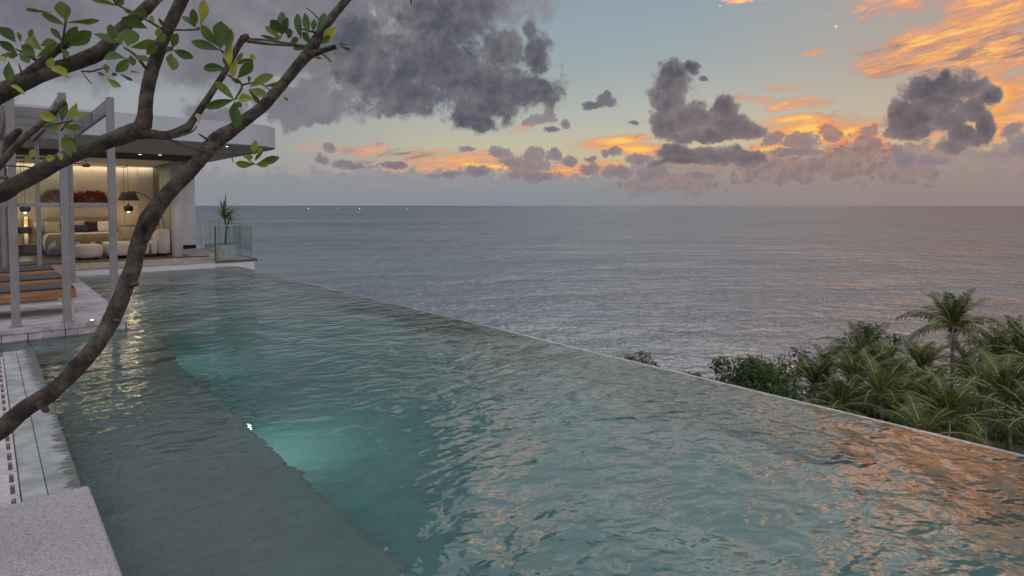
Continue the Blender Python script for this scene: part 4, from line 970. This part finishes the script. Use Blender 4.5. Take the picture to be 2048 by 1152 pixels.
LV = """375 120 345 5 80 2.4;370 145 245 75 45 2.42;300 75 120 48 22 2.4;385 128 575 112 34 2.4;355 235 290 160 34 2.45;355 250 440 155 55 2.45;385 265 525 180 75 2.5;530 190 665 240 50 2.5;650 235 630 135 55 2.38;350 275 400 330 35 2.45
90 240 0 155 70 2.4;100 310 0 235 50 2.42;205 330 128 255 65 2.4;210 325 320 242 40 2.4;240 290 150 195 80 2.42;230 260 330 242 60 2.45;60 300 0 340 30 2.4;110 310 30 312 40 2.42;50 350 48 468 52 2.38;110 300 170 365 45 2.4;170 230 185 165 35 2.45;120 240 100 180 22 2.5
60 485 135 528 28 2.35 y;300 325 275 385 45 2.3 y;280 370 390 442 50 2.3 y;310 385 385 402 30 2.3 y;0 320 30 345 30 2.3 y
730 265 742 165 100 2.36;745 270 885 238 60 2.34;718 335 580 318 62 2.34;735 330 664 410 55 2.32;742 310 758 372 40 2.34;770 310 850 358 50 2.36;700 262 622 155 50 2.38;832 310 892 258 50 2.38;842 162 694 98 62 2.34;842 102 775 48 55 2.34;672 32 518 -4 34 2.3;700 -20 660 30 45 2.3;785 85 700 55 28 2.36;880 140 850 85 30 2.4
612 420 600 368 32 2.46;605 445 688 492 42 2.46 y;600 432 555 412 18 2.48;640 432 660 412 28 2.46;680 420 762 458 22 2.5;735 405 782 412 12 2.5;905 150 905 215 40 2.4 y;900 100 935 150 25 2.4
975 298 980 402 74 2.36;985 285 1096 328 52 2.36;980 272 1008 190 50 2.36;945 190 905 235 40 2.4;1112 160 1035 85 40 2.32;1108 156 1104 48 48 2.32;1142 140 1166 -5 55 2.3 y;1112 168 1140 160 20 2.32;930 10 900 -10 30 2.4;940 300 985 268 30 2.4
1255 288 1084 232 56 2.4;1254 280 1262 126 100 2.38;1250 270 1138 140 62 2.42;1285 305 1312 168 45 2.4;1304 385 1308 245 62 2.4 y;1304 402 1145 380 54 2.42;1300 395 1274 322 34 2.44;1330 372 1440 338 30 2.44;1335 352 1384 302 30 2.44;1352 446 1440 345 62 2.42;1322 442 1340 352 50 2.44 y;1420 345 1445 308 36 2.46 y
1335 568 1220 468 54 2.42;1335 566 1170 612 52 2.42;1336 572 1332 732 82 2.4;1345 562 1432 562 54 2.42 y;1345 575 1372 612 36 2.42;1415 505 1522 545 52 2.42;1415 512 1486 592 32 2.42;1420 492 1552 425 56 2.42;1505 490 1608 472 34 2.44;1412 472 1420 430 22 2.44;1312 442 1372 472 30 2.46;1612 552 1640 572 16 2.7
1595 222 1512 150 46 2.7;1600 192 1545 110 62 2.7;1610 182 1600 62 56 2.7;1600 205 1640 98 42 2.72;1640 222 1650 162 36 2.74;1590 232 1490 198 22 2.7;1712 222 1690 72 46 2.85;1752 202 1738 78 44 2.9;1782 182 1788 110 34 2.95;1802 192 1852 68 40 2.98;1830 235 1916 158 62 3.0 y;1822 252 1880 202 36 3.0;1752 268 1665 276 30 2.85;1932 256 1996 292 12 3.0;1920 250 1975 260 18 3.0;1782 322 1832 332 18 3.0;1762 252 1722 178 38 2.9;1650 245 1700 215 35 2.8;1560 240 1600 205 32 2.7;1660 215 1620 160 40 2.75;1840 300 1885 355 12 3.0
332 692 228 648 58 2.1 y;350 702 375 578 48 2.1;372 692 442 588 36 2.08 y;322 722 240 730 34 2.1;352 722 462 720 44 2.08;402 672 488 650 26 2.05 y;362 762 422 835 60 2.1;352 782 402 884 44 2.12;170 905 190 848 34 2.1 y;152 882 156 930 26 2.1 y;258 902 312 900 44 2.12 y;340 650 320 580 40 2.1;392 790 428 870 30 2.1;300 660 255 640 25 2.1 y;335 860 345 910 28 2.1 y;350 700 300 760 35 2.1
1446 936 1338 930 48 2.5;1456 938 1532 930 40 2.5;1460 932 1592 895 46 2.5;1450 916 1488 868 22 2.5;1440 902 1402 885 36 2.5 y;1445 885 1456 798 44 2.5 y;1440 874 1494 845 26 2.5 y;1128 708 1130 636 36 2.36 d"""
rl = random.Random(21)
for line in LV.replace('\n', ';').split(';'):
    a = line.split(); x0, y0, x1, y1, wv, d = map(float, a[:6]); ty = a[6] if len(a) > 6 else 'g'
    b0 = P4(x0, y0, d); dd = d + rl.uniform(-.035, .035); t0 = P4(x1, y1, dd); ax = t0 - b0; L = ax.length; yv = ax.normalized()
    view = (CAM - b0).normalized(); nrm = (view - yv * view.dot(yv)).normalized()
    nrm = Matrix.Rotation(rl.uniform(-.6, .6), 3, yv) @ nrm; xv = yv.cross(nrm).normalized()
    wd = wv * .35156 * d / FPX * 0.98
    M = Matrix(((xv.x * wd, yv.x * L, nrm.x * L), (xv.y * wd, yv.y * L, nrm.y * L), (xv.z * wd, yv.z * L, nrm.z * L))).to_4x4()
    M.translation = b0 - TO
    o = link('leaf', rl.choice(leafs[ty]), tree); o.matrix_basis = M

# ------------------------------------------------------------------ hillside below the villa
def ground_z(x, y):
    s = x - 6
    pts = ((-5, -2.4), (0, -2.6), (6, -8), (14, -13), (30, -17.5), (50, -20.5), (66, -25), (78, -31), (90, -36), (200, -60))
    for (a, za), (b_, zb) in zip(pts, pts[1:]):
        if s <= b_: z = za + (zb - za) * (s - a) / (b_ - a); break
    else: z = -60
    if s > 8 and y < 32: z += 5.0 * min(1, (32 - y) / 16) * min(1, (s - 8) / 20) * min(1, max(0, (88 - s) / 14))
    k = min(1, max(0, s / 12)); z += k * 1.2 * mnoise.noise((x * .06, y * .06, 0)) + k * .4 * mnoise.noise((x * .3, y * .3, 3))
    if y > 60: z -= (y - 60) * .15
    return z
xs = np.concatenate([np.linspace(-60, 5.92, 12), np.linspace(6.2, 130, 110)]); ys = np.linspace(-60, 150, 110)
XX, YY = np.meshgrid(xs, ys); ZZ = np.array([[ground_z(a, b_) for a in xs] for b_ in ys])
M_soil = mat('hill_soil', rough=.95, fn=grain((.02, .022, .010), (.07, .065, .03), .8, 6, .65, .6, .2))
link('hillside', grid_mesh('hillside', XX, YY, ZZ), None, M_soil, kind='structure')

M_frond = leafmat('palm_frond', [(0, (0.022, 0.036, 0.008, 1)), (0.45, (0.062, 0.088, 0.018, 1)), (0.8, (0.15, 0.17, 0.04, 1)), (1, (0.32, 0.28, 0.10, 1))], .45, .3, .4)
M_deadf = leafmat('dead_frond', [(0, (0.13, .10, .06, 1)), (1, (.25, .19, .11, 1))], .8, .2, .5)
M_rib = mat('frond_rib', (0.34, 0.32, 0.13), 0.5)
M_ptrunk = mat('palm_trunk', rough=.9, fn=grain((.10, .085, .07), (.24, .20, .17), 3, 6, .6, .5, .03, (1, 1, 4)))
def frond_mesh(seed, L, el, droop, m_, hang=.5):
    r_ = random.Random(seed); q = MB(); n = 12; pts = []
    a = el; p = Vector((0, 0, 0)); st = L / n; tw = r_.uniform(-.25, .25); side = 0
    for i in range(n + 1):
        pts.append(p.copy()); p = p + Vector((math.cos(a) * st, side * st, math.sin(a) * st)); a -= droop / n * (0.6 + 1.2 * i / n); side += tw / n
    q.tube(pts, [.055 * (1 - .8 * i / n) + .004 for i in range(n + 1)], 4, False)
    for i in range(38):
        u = .10 + .90 * (i / 37.0); f = u * n; k = min(int(f), n - 1); c = pts[k].lerp(pts[k + 1], f - k); t = (pts[k + 1] - pts[k]).normalized()
        sv = t.cross(Vector((0, 0, 1))).normalized(); up = sv.cross(t).normalized()
        ln = L * .25 * (math.sin(math.pi * (u * .86 + .10)) ** .6) * r_.uniform(.85, 1.1)
        for s in (-1, 1):
            d = (sv * s * .85 + t * r_.uniform(.5, 1.0) + up * r_.uniform(.05, .25) + Vector((0, 0, -hang * r_.uniform(.0, .6)))).normalized(); w_ = .028 * r_.uniform(.7, 1.3) + .004
            m1 = c + d * ln * .55 + Vector((0, 0, -.03)) * ln; e_ = c + d * ln + Vector((0, 0, -hang * ln * r_.uniform(.25, .55)))
            q.add([c - t * w_ * .5, c + t * w_ * .5, m1 + t * w_, m1 - t * w_, e_], [(0, 1, 2, 3), (3, 2, 4)])
    me = q.mesh('frond'); me.materials.append(m_); me.materials.append(M_rib)
    for i in range(4 * n): me.polygons[i].material_index = 1
    return me
fr = {'up': [frond_mesh(s, 3.6, R(66), R(42), M_frond, .35) for s in (1, 2, 3)], 'mid': [frond_mesh(s, 4.3, R(36), R(70), M_frond, .6) for s in (4, 5, 6)], 'low': [frond_mesh(s, 4.0, R(6), R(62), M_frond, .8) for s in (7, 8)], 'dead': [frond_mesh(9, 3.0, R(-38), R(45), M_deadf, 1.0)]}
rv = random.Random(9)
def palm(px, py, d, scale, lab, nf=24, upright=0.0, lean=0.3, droopy=False):
    c = atd(px, py, d); bx_, by_ = c.x + rv.uniform(-1, 1) * lean, c.y + rv.uniform(-1, 1) * lean; gz = ground_z(bx_, by_) - .2
    t = empty('palm_tree', lab, 'palm tree', (bx_, by_, gz), group='coconut palms below the pool edge')
    cr = c - Vector((bx_, by_, gz)); n = 10; q = MB(); pts = [Vector((cr.x * (i / n) ** 1.6, cr.y * (i / n) ** 1.6, cr.z * i / n)) for i in range(n + 1)]
    q.tube(pts, [(.17 - .06 * i / n) * scale ** .5 * (1.35 if i == 0 else 1) for i in range(n + 1)], 9, wob=.08, sc=5); q.build('trunk', M_ptrunk, t)
    az = rv.random() * 6
    nf = int(nf * 1.1)
    for i in range(nf):
        u = i / nf; az += 2.399 + rv.uniform(-.2, .2)
        kk = 'up' if u < .30 + upright else ('mid' if u < .72 else 'low')
        if droopy and u > .5: kk = 'low'
        if u > .95 : kk = 'dead'
        o = link('frond', rv.choice(fr[kk]), t); s = scale * rv.uniform(.85, 1.1)
        o.location = cr + Vector((0, 0, rv.uniform(-.12, .12))); o.rotation_euler = (rv.uniform(-.15, .15), rv.uniform(-.14, .10) - (.25 if u < .12 else 0), az); o.scale = (s, s, s)
    q = MB()
    for i in range(6):
        a = i * 1.05; q.lathe([(.01, -.13), (.10, -.08), (.12, 0), (.08, .1), (.01, .13)], tuple(cr + Vector((math.cos(a) * .25, math.sin(a) * .25, -.25))), 7)
    q.build('coconuts', M_deadf, t)
PL = [(1905, 655, 56, 1.12, 'tall coconut palm standing alone above the others against the sea', 36, .06), (1722, 708, 52, .92, 'palm with a dense drooping head in front of the round leafy tree', 24, 0), (1630, 775, 46, .80, 'young palm between the dense dark bush and the bright upright palm', 20, .3),
      (1712, 775, 44, .88, 'bright green palm with upright central fronds just above the pool edge', 24, .35), (1765, 738, 50, .75, 'small palm with narrow upright fronds left of the tall palm', 18, .4), (1846, 742, 48, .86, 'dark palm with upright spear fronds just left of the tall palm', 22, .3),
      (1900, 842, 36, .84, 'large near palm with its crown close above the pool edge', 26, .1), (1995, 715, 52, .88, 'palm to the right of the tall palm with fronds against the sea', 22, .15), (2012, 800, 38, .92, 'near palm at the right picture edge with long hanging fronds', 26, .05),
      (1965, 790, 44, .80, 'palm between the two large near palms at the right', 20, .15), (1795, 815, 42, .82, 'palm half hidden behind the pool edge left of the large near palm', 22, .1), (2085, 740, 46, .95, 'palm cut off by the right picture edge', 24, .1), (1560, 790, 46, .74, 'small palm rising behind the pool edge below the airy tree', 18, .2),
      (1850, 795, 44, .80, 'low palm with dull green fronds behind the large near palm', 20, .1), (1680, 815, 40, .72, 'low palm just above the water line left of centre of the grove', 18, .1)]
PL += [(2045, 712, 50, .95, 'palm at the right edge between the leafy tree and the palm beside the tall one', 24, .15), (1795, 752, 52, .8, 'palm with spread fronds between the round leafy tree and the spear-fronded palm', 22, .1), (1760, 790, 40, .8, 'low palm with spread fronds over the middle of the grove', 20, .1), (1935, 735, 60, .8, 'palm with its head just behind the tall palm trunk', 20, .1), (2070, 850, 34, .85, 'nearest palm cut off by the right picture edge', 22, .05), (1650, 740, 54, .7, 'small palm between the airy tree and the drooping palm', 18, .2), (1845, 880, 33, .7, 'low near palm almost hidden by the pool edge', 18, .15)]
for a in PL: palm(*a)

# broadleaf trees: trunk, limbs, crown of leaf faces
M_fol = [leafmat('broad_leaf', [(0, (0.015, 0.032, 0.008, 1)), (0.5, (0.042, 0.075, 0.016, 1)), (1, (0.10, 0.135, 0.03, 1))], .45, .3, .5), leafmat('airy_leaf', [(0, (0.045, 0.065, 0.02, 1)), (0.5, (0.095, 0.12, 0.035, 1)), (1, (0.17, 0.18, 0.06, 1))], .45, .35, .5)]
def leaf_cloud(centers, n, size, rr_, q, shell=.55):
    cs = [c for c in centers]; wts = [r_ ** 2 for _, r_ in cs]
    for _ in range(n):
        c, rad_ = rr_.choices(cs, wts)[0]
        v = Vector((rr_.gauss(0, 1), rr_.gauss(0, 1), rr_.gauss(0, 1))).normalized(); v.z *= .8
        p = c + v * rad_ * (shell + (1 - shell) * rr_.random() ** .5) * (1 + .22 * mnoise.noise(v * 2.2 + c))
        nn = (v + Vector((rr_.uniform(-.8, .8), rr_.uniform(-.8, .8), rr_.uniform(-.2, 1.0)))).normalized(); a = nn.orthogonal().normalized(); a = Matrix.Rotation(rr_.random() * 6.28, 3, nn) @ a; b_ = nn.cross(a)
        L = size * rr_.uniform(.7, 1.3); w_ = L * .42
        q.add([p, p + a * L * .45 + b_ * w_ * .5 + nn * L * .05, p + a * L, p + a * L * .45 - b_ * w_ * .5 + nn * L * .05], [(0, 1, 2, 3)])
def broad(px, py, d, wpx, hpx, lab, n, size, kind=0, clumps=14, shell=.4, name='broadleaf_tree', cat='tree', seed=1, fill=1.0):
    rr_ = random.Random(seed); c = atd(px, py, d); W_ = wpx * d / FPX / 2; H_ = hpx * d / FPX / 2; gz = ground_z(c.x, c.y) - .2; O_ = Vector((c.x, c.y, gz)); C_ = c - O_
    t = empty(name, lab, cat, tuple(O_)); cl = []
    for i in range(clumps):
        v = Vector((rr_.gauss(0, 1), rr_.gauss(0, 1), rr_.gauss(0, 1))).normalized() * rr_.uniform(.35, .86); k = rr_.uniform(.22, .38) * fill
        cl.append((C_ + Vector((v.x * W_, v.y * W_, v.z * H_)), k * min(W_, H_ * 1.3)))
    q = MB(); base = Vector((0, 0, 0)); fork = Vector((C_.x, C_.y, max(C_.z - H_ * .9, C_.z * .35)))
    q.tube([base, (base + fork) / 2 + Vector((.15, .1, 0)), fork], [.22, .17, .14], 8, wob=.15)
    for cc, r_ in cl[:10]:
        mid = fork.lerp(cc, .5) + Vector((rr_.uniform(-.3, .3), rr_.uniform(-.3, .3), -.2)); q.tube([fork, mid, cc], [.09, .055, .02], 5)
    q.build('trunk', M_bark, t); q = MB(); leaf_cloud(cl, n, size, rr_, q, shell); q.build('crown', M_fol[kind], t); return t
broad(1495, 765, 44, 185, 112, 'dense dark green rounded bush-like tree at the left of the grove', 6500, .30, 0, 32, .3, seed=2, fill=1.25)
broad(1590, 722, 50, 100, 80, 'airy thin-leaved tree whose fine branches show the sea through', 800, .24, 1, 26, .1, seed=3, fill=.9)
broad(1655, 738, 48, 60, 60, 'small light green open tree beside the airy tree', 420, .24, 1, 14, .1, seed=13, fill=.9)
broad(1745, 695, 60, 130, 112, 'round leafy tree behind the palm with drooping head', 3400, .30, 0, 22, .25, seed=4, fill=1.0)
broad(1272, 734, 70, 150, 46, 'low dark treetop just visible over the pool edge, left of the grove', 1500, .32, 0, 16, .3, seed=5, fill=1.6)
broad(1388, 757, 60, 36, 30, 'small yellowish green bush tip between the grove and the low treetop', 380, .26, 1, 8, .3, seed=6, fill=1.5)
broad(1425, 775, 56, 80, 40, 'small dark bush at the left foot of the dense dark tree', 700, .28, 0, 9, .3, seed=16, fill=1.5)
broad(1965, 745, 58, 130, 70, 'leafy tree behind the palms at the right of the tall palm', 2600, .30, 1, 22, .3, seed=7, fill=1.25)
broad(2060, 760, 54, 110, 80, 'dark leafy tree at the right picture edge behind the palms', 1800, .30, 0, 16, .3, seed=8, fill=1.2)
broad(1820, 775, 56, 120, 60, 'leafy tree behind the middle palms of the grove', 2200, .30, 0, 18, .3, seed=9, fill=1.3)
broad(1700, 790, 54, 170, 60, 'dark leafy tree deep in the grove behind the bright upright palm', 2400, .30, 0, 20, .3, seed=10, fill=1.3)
# undergrowth on the slope: nobody could count it
q = MB(); ru = random.Random(17)
cl = []
for i in range(420):
    d = ru.uniform(44, 80); px = ru.uniform(1440, 2250); p = atd(px, 800, d); z = ground_z(p.x, p.y)
    cl.append((Vector((p.x, p.y, z + ru.uniform(.3, 2.2 if d > 52 else 1.0))), ru.uniform(1.1, 2.8)))
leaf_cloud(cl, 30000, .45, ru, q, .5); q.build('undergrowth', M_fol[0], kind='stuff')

# ------------------------------------------------------------------ fishing boats with green lamps on the horizon
M_hull = mat('boat_hull', (.10, .11, .12), .6); M_green = emit('green_lamp', (.30, 1.0, .35), 4)
for px, sz, lab in ((617, 1.0, 'fishing boat with green lamp, leftmost on the horizon'), (676, .6, 'faint fishing boat with small green lamp between two brighter ones'), (719, 1.3, 'fishing boat with the brightest green lamp on the horizon'), (814, .5, 'faint fishing boat with green lamp, rightmost of those on the horizon')):
    D_ = 4500; p = CAM + ray(px, 411) * D_; t = empty('fishing_boat', lab, 'boat', (p.x, p.y, SEA), group='squid boats on the horizon', rotz=rv.random())
    q = MB(); q.add([(-9, 0, 3.2), (-7, -2.3, 2.2), (6, -2.3, 2.2), (8, 0, 2.6), (6, 2.3, 2.2), (-7, 2.3, 2.2), (-7, 0, -.6), (6, -1.2, -.6), (6, 1.2, -.6)], [(0, 1, 2, 3, 4, 5), (0, 6, 1), (0, 5, 6), (1, 6, 7, 2), (5, 4, 8, 6), (2, 7, 8, 4, 3), (6, 8, 7)]); q.build('hull', M_hull, t)
    q = MB(); q.box((1, -1.4, 2.3), (5, 1.4, 4.8), .1); q.build('cabin', M_hull, t)
    q = MB(); q.tube([(0, 0, 2.2), (0, 0, 9)], .12, 6); q.tube([(-5, 0, 6.4), (5, 0, 6.4)], .1, 6); q.build('mast', M_hull, t)
    q = MB(); q.lathe([(.2, 5.2), (1.6 * sz, 6.0), (2.0 * sz, 7.2), (1.5 * sz, 8.4), (.2, 9.0)], n=12); q.build('lamp', M_green, t)
